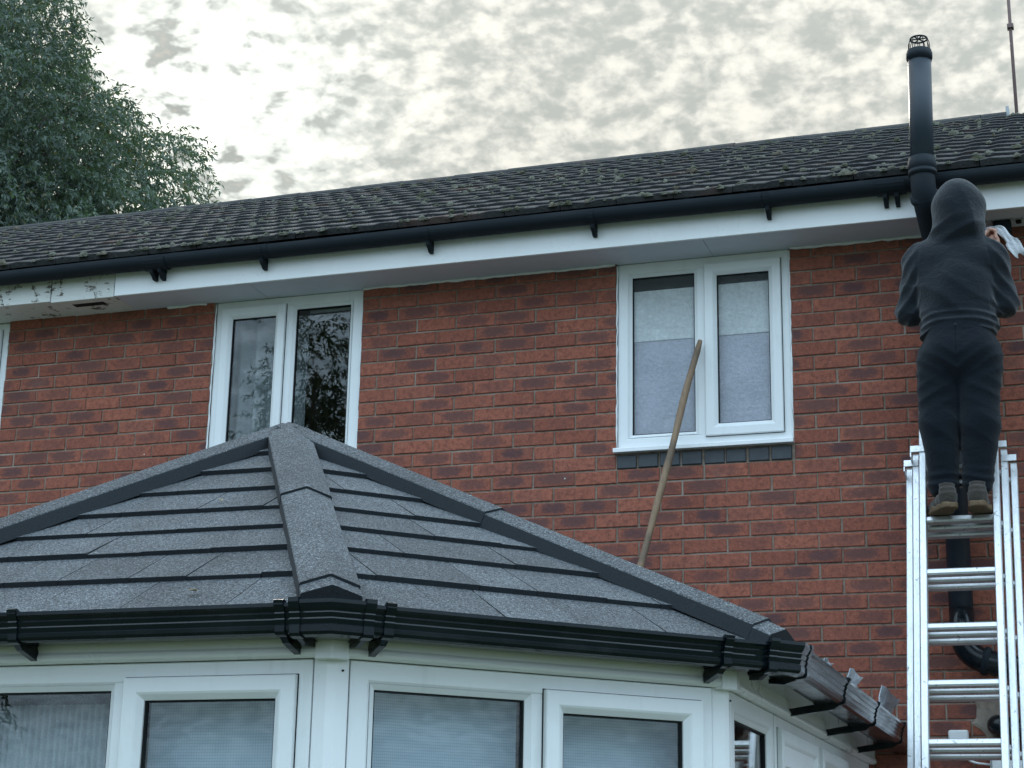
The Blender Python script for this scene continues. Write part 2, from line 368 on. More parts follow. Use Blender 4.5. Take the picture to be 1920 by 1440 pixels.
_bm = {}
def brick_mesh(wd, ht, mat):
    key = (round(wd, 3), round(ht, 3), mat.name)
    if key not in _bm:
        m = MB(); a, b, c = wd/2, ht/2, .0035; y0, y1 = 0, .02
        v = [(-a, y1, -b), (a, y1, -b), (a, y1, b), (-a, y1, b), (-a, .0035, -b), (a, .0035, -b), (a, .0035, b), (-a, .0035, b), (-a+c, 0, -b+c), (a-c, 0, -b+c), (a-c, 0, b-c), (-a+c, 0, b-c)]
        f = [(8, 9, 10, 11)]+[(4+i, 4+(i+1) % 4, 8+(i+1) % 4, 8+i) for i in range(4)]+[(i, (i+1) % 4, 4+(i+1) % 4, 4+i) for i in range(4)]
        me = mesh('brick', m.add(v, f).v, f, mat); fixn(me); _bm[key] = me
    return _bm[key]
bricks = []
for n in range(0, 64):
    z0, z1 = n*.075+.0042, (n+1)*.075-.0042
    off = 0 if n % 2 else .1125
    k = math.floor((HX0-off)/.225)
    while off+k*.225 < HX1:
        x0, x1 = off+k*.225+.0042, off+(k+1)*.225-.0042; k += 1
        x0 = max(x0, HX0); x1 = min(x1, HX1)
        segs = [(x0, x1)]
        if z1 > WZ0:
            for a, b in WIN:
                new = []
                for s0, s1 in segs:
                    if s1 <= a or s0 >= b: new.append((s0, s1))
                    else:
                        if s0 < a-.02: new.append((s0, a-.004))
                        if s1 > b+.02: new.append((b+.004, s1))
                segs = new
        if n == 49:
            for a, b in WIN:
                new = []
                for s0, s1 in segs:
                    if s1 <= a or s0 >= b: new.append((s0, s1))
                    else:
                        if s0 < a-.02: new.append((s0, a-.004))
                        if s1 > b+.02: new.append((b+.004, s1))
                segs = new
        for s0, s1 in segs:
            if s1-s0 > .025: bricks.append((s0, s1, z0, z1, 'brick'))
for a, b in WIN:
    x = a+.006
    for i in range(8): bricks.append((x, x+.1015, 49*.075+.003, 50*.075-.003, 'blue_brick')); x += .1125
rank = []
for i, (a, b, c, d, mt) in enumerate(bricks):
    u, v = project(((a+b)/2, 0, (c+d)/2)); vis = -10 < u < 1930 and 0 < v < 1440 and v < interp(u, ROOFLINE)+5 and (u < 1712 or u > 1740)
    rank.append((-(b-a)/(Vector(((a+b)/2, 0, c))-CPOS).length if vis else 9, i))
rank.sort(); single = {i for s_, i in rank[:300] if s_ < 0}
rest = {}
def jit(): return Matrix.Rotation(R(random.uniform(-.35, .35)), 4, 'Y') @ Matrix.Rotation(R(random.uniform(-.4, .4)), 4, 'Z')
for i, (a, b, c, d, mt) in enumerate(bricks):
    me = brick_mesh(b-a, d-c, K[mt])
    M = Matrix.Translation(((a+b)/2+random.uniform(-.0018, .0018), random.uniform(-.0030, .0020)+(-.004 if mt == 'blue_brick' else 0), (c+d)/2+random.uniform(-.0012, .0012))) @ jit()
    if i in single: reg(bpy.data.objects.new('brick', me), wall, M)
    else:
        r_ = rest.setdefault(mt, MB()); r_.add([M @ v.co for v in me.vertices], [tuple(p.vertices) for p in me.polygons])
for mt, r_ in rest.items():
    o = r_.obj('bricks', K[mt], wall, fix=False); o['kind'] = 'stuff'

# --- windows (local frame: x along, -y outward, z up; origin at lower left of the opening)
def place(x, y, z, rz=0): return Matrix.Translation((x, y, z)) @ Matrix.Rotation(rz, 4, 'Z')
FR = [(0, .06), (0, .002), (.003, 0), (.050, 0), (.056, .004), (.060, .012), (.060, .06)]
SA = [(0, .03), (0, -.017), (.003, -.020), (.040, -.020), (.046, -.017), (.062, -.004), (.062, .03)]
BEAD = [(-.001, .04), (-.001, .002), (.014, .012), (.014, .04)]
def window(parent, M, W, H, units, glass, mat='pvc', mull=.062, name='window'):
    fr = MB().ring(0, W, 0, H, FR); e = .060; wd = W-2*e; n = len(units)
    tot = sum(u[0] for u in units); x = e; cells = []
    for i, (sh, kind) in enumerate(units):
        cw = (wd-mull*(n-1))*sh/tot; cells.append((x, x+cw, kind)); x += cw
        if i < n-1: fr.box(x, x+mull, .001, .058, e-.006, H-e+.006, .003); x += mull
    wo_ = fr.obj(name, K[mat], parent, M)
    for x0, x1, kind in cells:
        z0, z1 = e, H-e
        if kind == 's':
            sx0, sx1, sz0, sz1 = x0-.018, x1+.018, z0-.018, z1+.018
            s_ = MB().ring(sx0, sx1, sz0, sz1, SA).obj('sash', K[mat], wo_, M)
            MB().ring(sx0+.0005, sx1-.0005, sz0+.0005, sz1-.0005, [(-.004, .028), (-.004, -.001), (.0, -.001), (.0, .028)]).obj('sash_seal', K['rubber'], wo_, M)
            gx0, gx1, gz0, gz1, gy = sx0+.0615, sx1-.0615, sz0+.0615, sz1-.0615, .002
        else:
            MB().ring(x0, x1, z0, z1, BEAD).obj('glazing_bead', K[mat], wo_, M)
            gx0, gx1, gz0, gz1, gy = x0+.0135, x1-.0135, z0+.0135, z1-.0135, .016
        MB().ring(gx0, gx1, gz0, gz1, [(0, gy+.02), (0, gy), (.005, gy), (.005, gy+.02)]).obj('gasket', K['rubber'], wo_, M)
        MB().box(gx0+.002, gx1-.002, gy+.008, gy+.012, gz0+.002, gz1-.002).obj('pane', K[glass], wo_, M)
    return wo_
def room(x0, x1, z0, z1, y0, y1, parent, name='room'):
    m = MB().box(x0, x1, y0, y1, z0, z1); m.f = m.f[:2]+m.f[3:]      # open towards the window (the y0 face is left out)
    return m.obj(name, K['plaster'], parent, fix=False)
def curtain(x0, x1, z0, z1, y, amp, per, mat, parent, name='curtain', M=None, jitv=.25):
    n = int((x1-x0)/per*10); m = MB(); v = []; ph = 0
    for i in range(n+1):
        x = x0+(x1-x0)*i/n; ph += 2*math.pi/10*(1+jitv*random.uniform(-1, 1))
        yy = y+amp*math.sin(ph)+amp*.3*math.sin(ph*.37)
        v += [(x, yy, z0), (x, yy*.985+y*.015, z1)]
    f = [(2*i, 2*i+2, 2*i+3, 2*i+1) for i in range(n)]; m.add(v, f)
    o = m.obj(name, K[mat], parent, M, smooth=True); sm = o.modifiers.new('thick', 'SOLIDIFY'); sm.thickness = .0015; return o
YF = .014
for i, (a, b) in enumerate(WIN):
    units = [(1, 's'), (1, 'f')] if i == 1 else [(1, 'f'), (1, 's')]
    wn = window(house, place(a+.004, YF, WZ0+.016), b-a-.008, WZ1-WZ0-.018, units, 'glass_obscure' if i == 2 else 'glass')
    sl = MB().extrude([(-.036, -.004), (-.036, .016), (-.030, .020), (.05, .030), (.05, -.004)], (a-.010, 0, WZ0-.004), (b+.004, 0, WZ0-.004), (0, 1, 0), (0, 0, 1)).obj('sill', K['pvc_clean'], wn)
    bevel(sl, .002)
    for xx, s_ in ((a+.001, 1), (b-.001, -1)):
        pts = [(xx+random.uniform(-.0025, .0025), .006, WZ0+.02+t*(WZ1-WZ0-.03)/28) for t in range(29)]
        MB().tube(pts, [random.uniform(.003, .0065) for _ in pts], 6).obj('sealant', K['pvc'], wn, smooth=True)
    rm = room(a-.3 if i else a-.1, b+.3, 2.9, 4.9, .285, 3.2, house)
    if i == 2:
        MB().box(a+.03, b-.03, .0465, .0485, 4.36, 4.635).obj('roller_blind', K['blind_white'], wn)
        MB().box(a+.03, b-.03, .051, .053, WZ0, 4.40).obj('dim_room_sheet', K['dim_room_grey'], wn)  # grey sheet standing in for the dim interior behind the lower glass
    elif i == 1:
        curtain(a+.04, a+.52, WZ0-.4, WZ1-.03, .16, .032, .11, 'curtain', wn)
        MB().tube([(a-.1, .2, WZ1-.035), (b+.1, .2, WZ1-.035)], .012, 8).obj('curtain_rail', K['pvc'], wn, smooth=True)
    else: curtain(a+.04, b-.04, WZ0-.4, WZ1-.03, .20, .028, .085, 'curtain', wn)

# --- fascia, soffit
FY = -.252
def fascia(x0, x1, y, z0, z1, mat, dz=0, name='fascia'):
    o = MB().box(x0, x1, y-.018, y, z0+dz, z1).obj(name, K[mat], house); bevel(o, .003); return o
fascia(-2.742, HX1, FY, SOF-.004, 4.962, 'pvc_clean')
fascia(-3.155, -2.748, FY+.004, SOF-.002, 4.955, 'peeling_paint', -.004)
fascia(HX0, -3.161, FY+.002, SOF-.002, 4.955, 'peeling_paint', .003)
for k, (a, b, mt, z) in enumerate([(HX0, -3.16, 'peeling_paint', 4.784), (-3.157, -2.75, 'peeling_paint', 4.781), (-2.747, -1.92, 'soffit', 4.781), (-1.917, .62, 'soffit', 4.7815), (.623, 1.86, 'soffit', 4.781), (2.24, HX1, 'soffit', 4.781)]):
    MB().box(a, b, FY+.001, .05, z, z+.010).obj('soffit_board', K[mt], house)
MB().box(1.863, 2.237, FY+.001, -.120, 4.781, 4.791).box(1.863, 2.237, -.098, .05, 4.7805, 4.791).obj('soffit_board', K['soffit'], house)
vent = MB()
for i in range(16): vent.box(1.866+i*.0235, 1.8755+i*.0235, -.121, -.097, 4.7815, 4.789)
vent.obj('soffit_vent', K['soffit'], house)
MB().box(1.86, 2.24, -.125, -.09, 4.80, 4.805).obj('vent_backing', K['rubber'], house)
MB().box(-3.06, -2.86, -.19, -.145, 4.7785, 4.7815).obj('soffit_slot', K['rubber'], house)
for x0, x1 in ((-2.55, -2.30), (-1.335, .10), (1.02, 1.70)):           # ragged sealant where the soffit meets the brick
    n = int((x1-x0)/.03); pts = [(x0+(x1-x0)*k/n, -.004+random.uniform(-.003, .003), SOF-.004+random.uniform(-.003, .002)) for k in range(n+1)]
    MB().tube(pts, [random.uniform(.005, .010) for _ in pts], 6).obj('soffit_trim', K['pvc'], house, smooth=True)

# --- house gutter
def arc(n, r, a0, a1): return [(r*math.cos(a0+(a1-a0)*i/n), r*math.sin(a0+(a1-a0)*i/n)) for i in range(n+1)]
GY, GZ, GR = -.326, 4.942, .0535
prof = arc(14, GR, math.pi, 2*math.pi)+[(GR+.006, .001), (GR+.006, .012), (GR-.001, .012)]+arc(14, GR-.004, 2*math.pi, math.pi)+[(-GR, .010)]
gut = None; cuts = [HX0, -3.85, -1.75, .95, 2.6, HX1]
for k, (a, b) in enumerate(zip(cuts, cuts[1:])):
    m = MB(); N = 10; n = len(prof); v = []
    for i in range(N+1):
        x = a+.001+(b-a-.002)*i/N; dz = .003*math.sin(x*2.1+k)
        v += [(x, GY+p[0], GZ+p[1]+dz) for p in prof]
    f = [(i*n+j, i*n+(j+1) % n, (i+1)*n+(j+1) % n, (i+1)*n+j) for i in range(N) for j in range(n)]+[tuple(range(n))[::-1], tuple(range(N*n, N*n+n))]
    o = m.add(v, f).obj('gutter', K['old_black_pvc'], house, smooth=False)
    gut = gut or o; globals()['gutter%d' % k] = o
def hbracket(x, parent, wdt=.03):
    m = MB(); pr = arc(10, GR+.004, math.pi*1.0, 2*math.pi)+[(GR+.010, .014), (GR+.004, .016)]+arc(10, GR+.0005, 2*math.pi, math.pi)
    m.extrude(pr, (x-wdt/2, GY, GZ), (x+wdt/2, GY, GZ), (0, 1, 0), (0, 0, 1))
    m.extrude([(-.02, -GR-.001), (-.012, -GR-.022), (.012, -GR-.034), (.028, -GR-.050), (.0735-.018+.0, -GR-.052), (.0735-.018, -GR+.012), (.02, -GR+.004)], (x-wdt/3, GY, GZ), (x+wdt/3, GY, GZ), (0, 1, 0), (0, 0, 1))
    return m.obj('gutter_bracket', K['old_black_pvc'], parent)
for x, gk in ((-2.475, 1), (-2.425, 1), (-1.80, 1), (-.83, 2), (.07, 2), (.97, 3), (1.545, 3), (1.60, 3), (-3.6, 1), (2.9, 4)): hbracket(x, globals()['gutter%d' % gk])
for x, gk in ((-2.45, 1), (1.575, 3)):
    MB().extrude(arc(10, GR+.0055, math.pi*1.0, 2*math.pi)+[(GR+.012, .016), (GR+.004, .017)]+arc(10, GR+.002, 2*math.pi, math.pi), (x-.07, GY, GZ), (x+.07, GY, GZ), (0, 1, 0), (0, 0, 1)).obj('gutter_union', K['old_black_pvc'], globals()['gutter%d' % gk])

# --- roof
RE, RR = Vector((0, -.335, 4.985)), Vector((0, 3.80, 7.045)); NROW = 14
sl_ = (RR-RE); SL = sl_.length; sl_.normalize(); rn = Vector((0, -sl_.z, sl_.y))
deck = MB().add([(HX0-.1, *(RE-rn*.03)[1:]), (HX1, *(RE-rn*.03)[1:]), (HX1, *(RR-rn*.03)[1:]), (HX0-.1, *(RR-rn*.03)[1:]), (HX0-.1, 8.0, 4.95), (HX1, 8.0, 4.95)], [(0, 1, 2, 3), (3, 2, 5, 4)])
roof = deck.obj('roof', K['roof_tile'], house)
EXP = SL/NROW; TW = .30
tm = MB(); yo = [0, .05, .12, .16, .20, .25, .295]; hh = [.004, .010, .004, .003, .010, .010, .004]
L = EXP+.07
v = []
for s_, dn in ((-.0, 0), (.012, .004), (L, -.014)):
    for a, h in zip(yo, hh): v.append((a, s_, .020+dn*(1)+h*(1 if s_ < .02 else .4)-(.014 if s_ == 0 else 0)*0))
nb = len(yo)
for a in yo: v.append((a, 0, -.004))
f = [(r*nb+i, r*nb+i+1, (r+1)*nb+i+1, (r+1)*nb+i) for r in range(2) for i in range(nb-1)]+[(3*nb+i, 3*nb+i+1, i+1, i) for i in range(nb-1)]+[(3*nb, 0, nb, 2*nb), (4*nb-1, 3*nb-1, 2*nb-1, nb-1)]
tile_me = mesh('roof_tile', v, f, K['roof_tile']); fixn(tile_me)
tiles = []
for r in range(NROW):
    for c in range(int((HX1-HX0+.2)/TW)):
        x = HX0-.1+c*TW; p = RE+sl_*(EXP*r)
        M = Matrix.Translation((x, p.y, p.z)) @ Matrix(((1, 0, 0, 0), (0, sl_.y, rn.y, 0), (0, sl_.z, rn.z, 0), (0, 0, 0, 1))) @ Matrix.Translation((0, random.uniform(-.006, .006), random.uniform(-.001, .0015))) @ Matrix.Rotation(R(random.uniform(-.2, .2)), 4, 'Z')
        u, v_ = project((x+.15, p.y, p.z)); vis = -60 < u < 1980
        tiles.append(((Vector((x+.15, p.y, p.z))-CPOS).length if vis else 99, M))
tiles.sort(key=lambda t: t[0])
for d_, M in tiles[:300]: reg(bpy.data.objects.new('roof_tile', tile_me), roof, M)
tj = MB()
for d_, M in tiles[300:]: tj.add([M @ v.co for v in tile_me.vertices], [tuple(p.vertices) for p in tile_me.polygons])
o = tj.obj('roof_tiles', K['roof_tile'], roof, fix=False); o['kind'] = 'stuff'
x = HX0
while x < 1.93:
    m = MB(); pr = [(math.cos(t)*.12, math.sin(t)*.075-.045) for t in np.linspace(0, math.pi, 9)]+[(-.105, -.045), (0, .012), (.105, -.045)]
    m.extrude(pr, (x, RR.y, RR.z+random.uniform(-.004, .004)), (min(x+.447, 1.975), RR.y, RR.z+random.uniform(-.004, .004)), (0, 1, 0), (0, 0, 1)).obj('ridge_tile', K['roof_tile'], roof); x += .45
MB().box(1.972, 1.995, RR.y-.06, RR.y+.06, RR.z-.04, RR.z+.065).obj('ridge_end', K['grey_plastic'], roof)
x = 2.0
while x < HX1:
    m = MB(); pr = [(math.cos(t)*.12, math.sin(t)*.06-.085) for t in np.linspace(0, math.pi, 9)]+[(-.105, -.085), (0, -.03), (.105, -.085)]
    m.extrude(pr, (x, RR.y, RR.z), (x+.447, RR.y, RR.z), (0, 1, 0), (0, 0, 1)).obj('ridge_tile', K['roof_tile'], roof); x += .45
# moss cushions sitting on the tiles
ico_v, ico_f = [], []
for i in range(3):
    for k in range(8):
        ph = i*math.pi/2/2.6; th = 2*math.pi*(k+.5*(i % 2))/8; ico_v.append((math.cos(ph)*math.cos(th), math.cos(ph)*math.sin(th), math.sin(ph)))
ico_v.append((0, 0, 1)); ico_f = [(i*8+k, i*8+(k+1) % 8, (i+1)*8+(k+1) % 8, (i+1)*8+k) for i in range(2) for k in range(8)]+[(16+k, 16+(k+1) % 8, 24) for k in range(8)]
mo = MB(); cl_ = [(random.uniform(-7.5, 3.5), random.random()) for _ in range(120)]
def moss_at(x, r, sz, fwd):
    p = RE+sl_*(EXP*r)+rn*.022+sl_*fwd
    k = [random.uniform(.7, 1.3) for _ in range(25)]; sx, sy, szz = sz*random.uniform(.8, 1.5), sz*random.uniform(.8, 1.2), sz*random.uniform(.75, 1.2)
    mo.add([Vector((x, p.y, p.z))+Vector((1, 0, 0))*a*sx*k[i]+sl_*b*sy*k[i]+rn*c*szz*k[i] for i, (a, b, c) in enumerate(ico_v)], ico_f)
for _ in range(2300):
    if random.random() < .75: cx, cr = random.choice(cl_); x = random.gauss(cx, .45); r = int(min(NROW-1, max(0, random.gauss(cr*NROW, 2.4))))
    else: x = random.uniform(-8, 4); r = random.randrange(NROW)
    sz = random.choice([.005, .006, .007, .008, .009, .011, .013, .016, .022]); sz *= 1.1 if x > 1.4 else 1
    moss_at(x, r, sz, random.uniform(0, .05))
for _ in range(160): moss_at(random.uniform(-7, 4), 0, random.uniform(.008, .02), random.uniform(-.015, .02))
o = mo.obj('moss', K['moss'], roof, smooth=True); o['kind'] = 'stuff'

# ================================================================= CONSERVATORY
XM = -.47
cons = thing('conservatory', (XM, -2, 0), 'white framed conservatory with dark grey shingle hipped roof', 'conservatory')
PC = [Vector(p) for p in ((2*XM-1.36, 0), (2*XM-1.36, -3.2), (2*XM-.453, -4.117), (.453, -4.117), (1.36, -3.2), (1.36, 0))]
RZ = [R(-90), R(-45), 0, R(45), R(90)]
NRM = [Vector((math.sin(a), -math.cos(a))) for a in RZ]; TAN = [Vector((math.cos(a), math.sin(a))) for a in RZ]
EX = [.075, 0, 0, 0, .075]           # the side eaves overhang further than the bay
def mitE(i, d):
    if i == 0: return PC[0]+NRM[0]*(d+EX[0])
    if i == 5: return PC[5]+NRM[4]*(d+EX[4])
    a, b, da, db = NRM[i-1], NRM[i], d+EX[i-1], d+EX[i]; k = a.dot(b); den = 1-k*k
    return PC[i]+a*((da-k*db)/den)+b*((db-k*da)/den)
def mit(i, d):
    if i == 0: return PC[0]+NRM[0]*d
    if i == 5: return PC[5]+NRM[4]*d
    a, b = NRM[i-1], NRM[i]; return PC[i]+(a+b)*(d/(1+a.dot(b)))
def sweep(i, prof, w0=None, w1=None, E=False):          # profile of (outward, z) swept along facet i between mitred corners
    mt_ = mitE if E else mit; n = len(prof); A = [(*mt_(i, p[0]), p[1]) for p in prof]; B = [(*mt_(i+1, p[0]), p[1]) for p in prof]
    if w0 is not None:
        t = TAN[i]; base = PC[i]+NRM[i]*(EX[i] if E else 0)
        A = [(*(base+t*w0+NRM[i]*p[0]), p[1]) for p in prof]; B = [(*(base+t*w1+NRM[i]*p[0]), p[1]) for p in prof]
    return A+B, [tuple(range(n))[::-1], tuple(range(n, 2*n))]+[(k, (k+1) % n, n+(k+1) % n, n+k) for k in range(n)]
ZB = 2.200
BEAM = [(-.09, ZB+.002), (-.012, ZB), (.0, ZB+.006), (.003, ZB+.013), (.001, ZB+.022), (-.004, ZB+.030), (-.004, ZB+.062), (-.010, ZB+.066), (-.010, ZB+.115), (-.09, ZB+.115)]
GUT = [(-.002, 2.262), (.010, 2.249), (.030, 2.246), (.094, 2.246), (.108, 2.250), (.114, 2.258), (.115, 2.268), (.112, 2.271), (.117, 2.284), (.115, 2.288), (.121, 2.300), (.119, 2.304), (.125, 2.313), (.131, 2.318), (.131, 2.328), (.124, 2.328), (.118, 2.312), (.108, 2.262), (.094, 2.252), (.030, 2.252), (.012, 2.256), (.004, 2.266), (.004, 2.322), (-.002, 2.322)]
def grow(prof, d): # push the outside of the gutter profile outwards
    return [(w+d*(1 if w > .06 else -.2), z-d*(1 if z < 2.28 else -.8)) for w, z in prof]
OUT = [p for p in GUT[:15]]
def band(d0, d1): return [(w+d1*(.95 if w > .1 else 0), z-d1*(1 if z < 2.262 else 0)+(d1 if z > 2.317 else 0)) for w, z in OUT]+[(w+d0*(.95 if w > .1 else 0), z-d0*(1 if z < 2.262 else 0)) for w, z in OUT[::-1]]
for i in range(5):
    v, f = sweep(i, BEAM); MB().add(v, f).obj('eaves_beam', K['pvc_clean'], cons)
    v, f = sweep(i, GUT, E=True); go_ = MB().add(v, f).obj('gutter', K['black_pvc'], cons)
    Lf = (PC[i+1]-PC[i]).length
    ws = {0: (.5, 1.4, 2.3), 1: (.2, 1.05), 2: (.10, .92, 1.745), 3: (.115, 1.185), 4: (.95, 1.75, 2.6)}[i]
    for wq in ws:
        v, f = sweep(i, band(.0006, .005), wq-.014, wq+.014, True); b_ = MB().add(v, f)
        wed = [(.100, 2.2445), (.075, 2.228), (.0-EX[i], 2.207), (-.003-EX[i], 2.232), (.004, 2.245)]
        v, f = sweep(i, wed, wq-.010, wq+.010, True); b_.add(v, f)
        v, f = sweep(i, [(.114, 2.326), (.136, 2.326), (.138, 2.334), (.128, 2.338), (.114, 2.333)], wq-.014, wq+.014, True); b_.add(v, f)
        b_.obj('gutter_bracket', K['black_pvc'], go_)
    for end, (c_, sgn) in enumerate(((i, 1), (i+1, -1))):        # half of each corner angle: a sleeve and its clip
        if c_ in (0, 5): continue
        bp = band(.0006, .0065); t = TAN[i]*sgn
        cs = mitE(c_, .06); s_c = (cs-PC[i]).dot(TAN[i]); far = [(*(PC[i]+TAN[i]*(s_c+sgn*.085)+NRM[i]*(p[0]+EX[i])), p[1]) for p in bp]; near_ = [(*mitE(c_, p[0]), p[1]) for p in bp]
        n = len(bp); v = near_+far; f = [tuple(range(n)), tuple(range(n, 2*n))]+[(k, (k+1) % n, n+(k+1) % n, n+k) for k in range(n)]
        MB().add(v, f).obj('gutter_angle', K['black_pvc'], go_)
        q0, q1 = sorted((s_c+sgn*.065, s_c+sgn*.095))
        v, f = sweep(i, band(.004, .0105), q0, q1, True); b_ = MB().add(v, f)
        v, f = sweep(i, [(.118, 2.331), (.138, 2.331), (.140, 2.340), (.126, 2.342)], q0, q1, True); b_.add(v, f)
        v, f = sweep(i, [(.09, 2.236), (.05, 2.222), (.004, 2.226), (.004, 2.240), (.09, 2.242)], q0+.008, q1-.008, True); b_.add(v, f)
        b_.obj('gutter_clip', K['black_pvc'], go_)
for i in (0, 4):
    v, f = sweep(i, [(-.01, 2.3165), (.085, 2.3165), (.085, 2.3215), (-.01, 2.3215)]); MB().add(v, f).obj('side_soffit', K['pvc'], cons)
for i in range(1, 5):   # corner posts and eaves corner covers
    a, b = mit(i, -.028), None
    t1, t2 = TAN[i-1], TAN[i]
    poly = [mit(i, -.028)-t1*.052, mit(i, -.028)-t1*.012+NRM[i-1]*.004, mit(i, -.028)+t2*.012+NRM[i]*.004, mit(i, -.028)+t2*.052, mit(i, -.10)+t2*.03, mit(i, -.10)-t1*.03]
    post = bevel(MB().prism(poly, .55, ZB+.004).obj('corner_post', K['pvc_clean'], cons), .004)
    poly = [mit(i, .007)-t1*.05, mit(i, .007), mit(i, .007)+t2*.05, mit(i, -.02)+t2*.05, mit(i, -.02), mit(i, -.02)-t1*.05]
    bevel(MB().prism(poly, ZB-.006, ZB+.058).obj('beam_cover', K['pvc_clean'], cons), .003)
    MB().prism([(mit(i, -.028)+p) for p in (t2*.030+NRM[i]*.001-t2*.002, t2*.030+NRM[i]*.007, t2*.034+NRM[i]*.007, t2*.034+NRM[i]*.001)], 2.165, 2.17).obj('screw_cap', K['rubber'], post)
UN = {0: [(1, 'f'), (1, 's'), (1, 'f')], 1: [(1, 's'), (1, 'f')], 2: [(1, 's'), (1, 'f'), (1, 's')], 3: [(1, 'f'), (1, 's')]}
def blind(x0, x1, z0, z1, M, parent, mat, y=.13, name='roller_blind'):
    MB().box(x0, x1, y, y+.002, z0, z1).obj(name, K[mat], parent, M)
for i in range(4):
    A = mit(i, -.028); B = mit(i+1, -.028); Lf = (B-A).length; s0 = .056 if i else .05
    M = place(A.x+TAN[i].x*s0, A.y+TAN[i].y*s0, .60, RZ[i]); Wd = Lf-s0-.056
    wn = window(cons, M, Wd, ZB-.60-.002, UN[i], 'glass', 'pvc', .058)
    if i == 2:
        c3 = Wd/3
        blind(.04, c3-.01, .1, 1.52, M, wn, 'screen_mesh'); blind(2*c3+.01, Wd-.04, .1, 1.53, M, wn, 'screen_mesh')
        curtain(c3+.02, 2*c3-.02, .1, 1.50, .13, .006, .022, 'net', wn, 'net_curtain', M, .15)
    elif i == 3: blind(.04, Wd/2-.01, .1, 1.545, M, wn, 'screen_mesh'); blind(Wd/2+.01, Wd-.04, .1, 1.545, M, wn, 'screen_mesh')
    else: blind(.04, Wd-.04, .1, 1.52, M, wn, 'screen_mesh')
# right side: window, door leaf, window (facet 4)
A = mit(4, -.028); M = lambda s: place(A.x, A.y+s, .60, RZ[4])
hw = ZB-.602
window(cons, M(.056), .70, hw, [(1, 'f')], 'glass')
d_ = window(cons, place(A.x, A.y+.775, .05, RZ[4]), .86, ZB-.052, [(1, 's')], 'glass', 'pvc', name='door')
MB().box(.13, .73, -.012, .020, 1.98, 2.06, .006).obj('door_panel', K['pvc_clean'], d_, place(A.x, A.y+.775, .05, RZ[4]))
MB().box(-.004, .022, -.030, -.001, 1.86, 1.90, .004).tube([(.008, -.032, 1.88), (.008, -.036, 1.88)], .008, 10).obj('hinge', K['pvc_clean'], d_, place(A.x, A.y+.775, .05, RZ[4]))
window(cons, M(1.65), .76, hw, [(1, 's')], 'glass'); window(cons, M(2.42), .72, hw, [(1, 'f')], 'glass')
bw = MB()
for i in range(5):
    v, f = sweep(i, [(-.11, 0), (-.02, 0), (-.02, .55), (-.11, .55)])
    if i < 4: bw.add(v, f)
bw.obj('dwarf_wall', K['brick'], cons)
for i in range(4):
    v, f = sweep(i, [(-.11, .553), (.015, .553), (.015, .575), (-.02, .598), (-.11, .598)]); MB().add(v, f).obj('sill', K['pvc_clean'], cons)
MB().prism([mit(i, -.09) for i in range(6)], .02, .06).obj('interior_floor', K['paving'], cons)

# --- roof
ZE, WE = 2.300, .100; AP = Vector((XM, -2.585, 3.235))
EV = [Vector((*mitE(i, WE), ZE)) for i in range(6)]
RB = Vector((XM, 0, AP.z))
ceil_v = [EV[0], EV[1], EV[2], EV[3], EV[4], EV[5], AP, RB]
dn = Vector((0, 0, .02))
croof = MB().add([p-dn for p in ceil_v], [(1, 2, 6), (2, 3, 6), (3, 4, 6), (4, 5, 7, 6), (0, 1, 6, 7)]).obj('roof', K['granules'], cons)
def clip_poly(poly, a, b):      # keep the left side of a->b
    out = []; n = len(poly); side = lambda p: (b[0]-a[0])*(p[1]-a[1])-(b[1]-a[1])*(p[0]-a[0])
    for k in range(n):
        p, q = poly[k], poly[(k+1) % n]; sp, sq = side(p), side(q)
        if sp >= 0: out.append(p)
        if (sp > 0 > sq) or (sp < 0 < sq): t = sp/(sp-sq); out.append((p[0]+(q[0]-p[0])*t, p[1]+(q[1]-p[1])*t))
    return out
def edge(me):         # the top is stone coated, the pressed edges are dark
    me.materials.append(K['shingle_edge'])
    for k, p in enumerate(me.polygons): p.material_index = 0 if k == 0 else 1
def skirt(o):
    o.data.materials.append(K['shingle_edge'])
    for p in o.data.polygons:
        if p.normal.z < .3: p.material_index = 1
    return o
NR = 8; ROWF = (0, .16, .29, .405, .517, .637, .76, .88, 1.0)
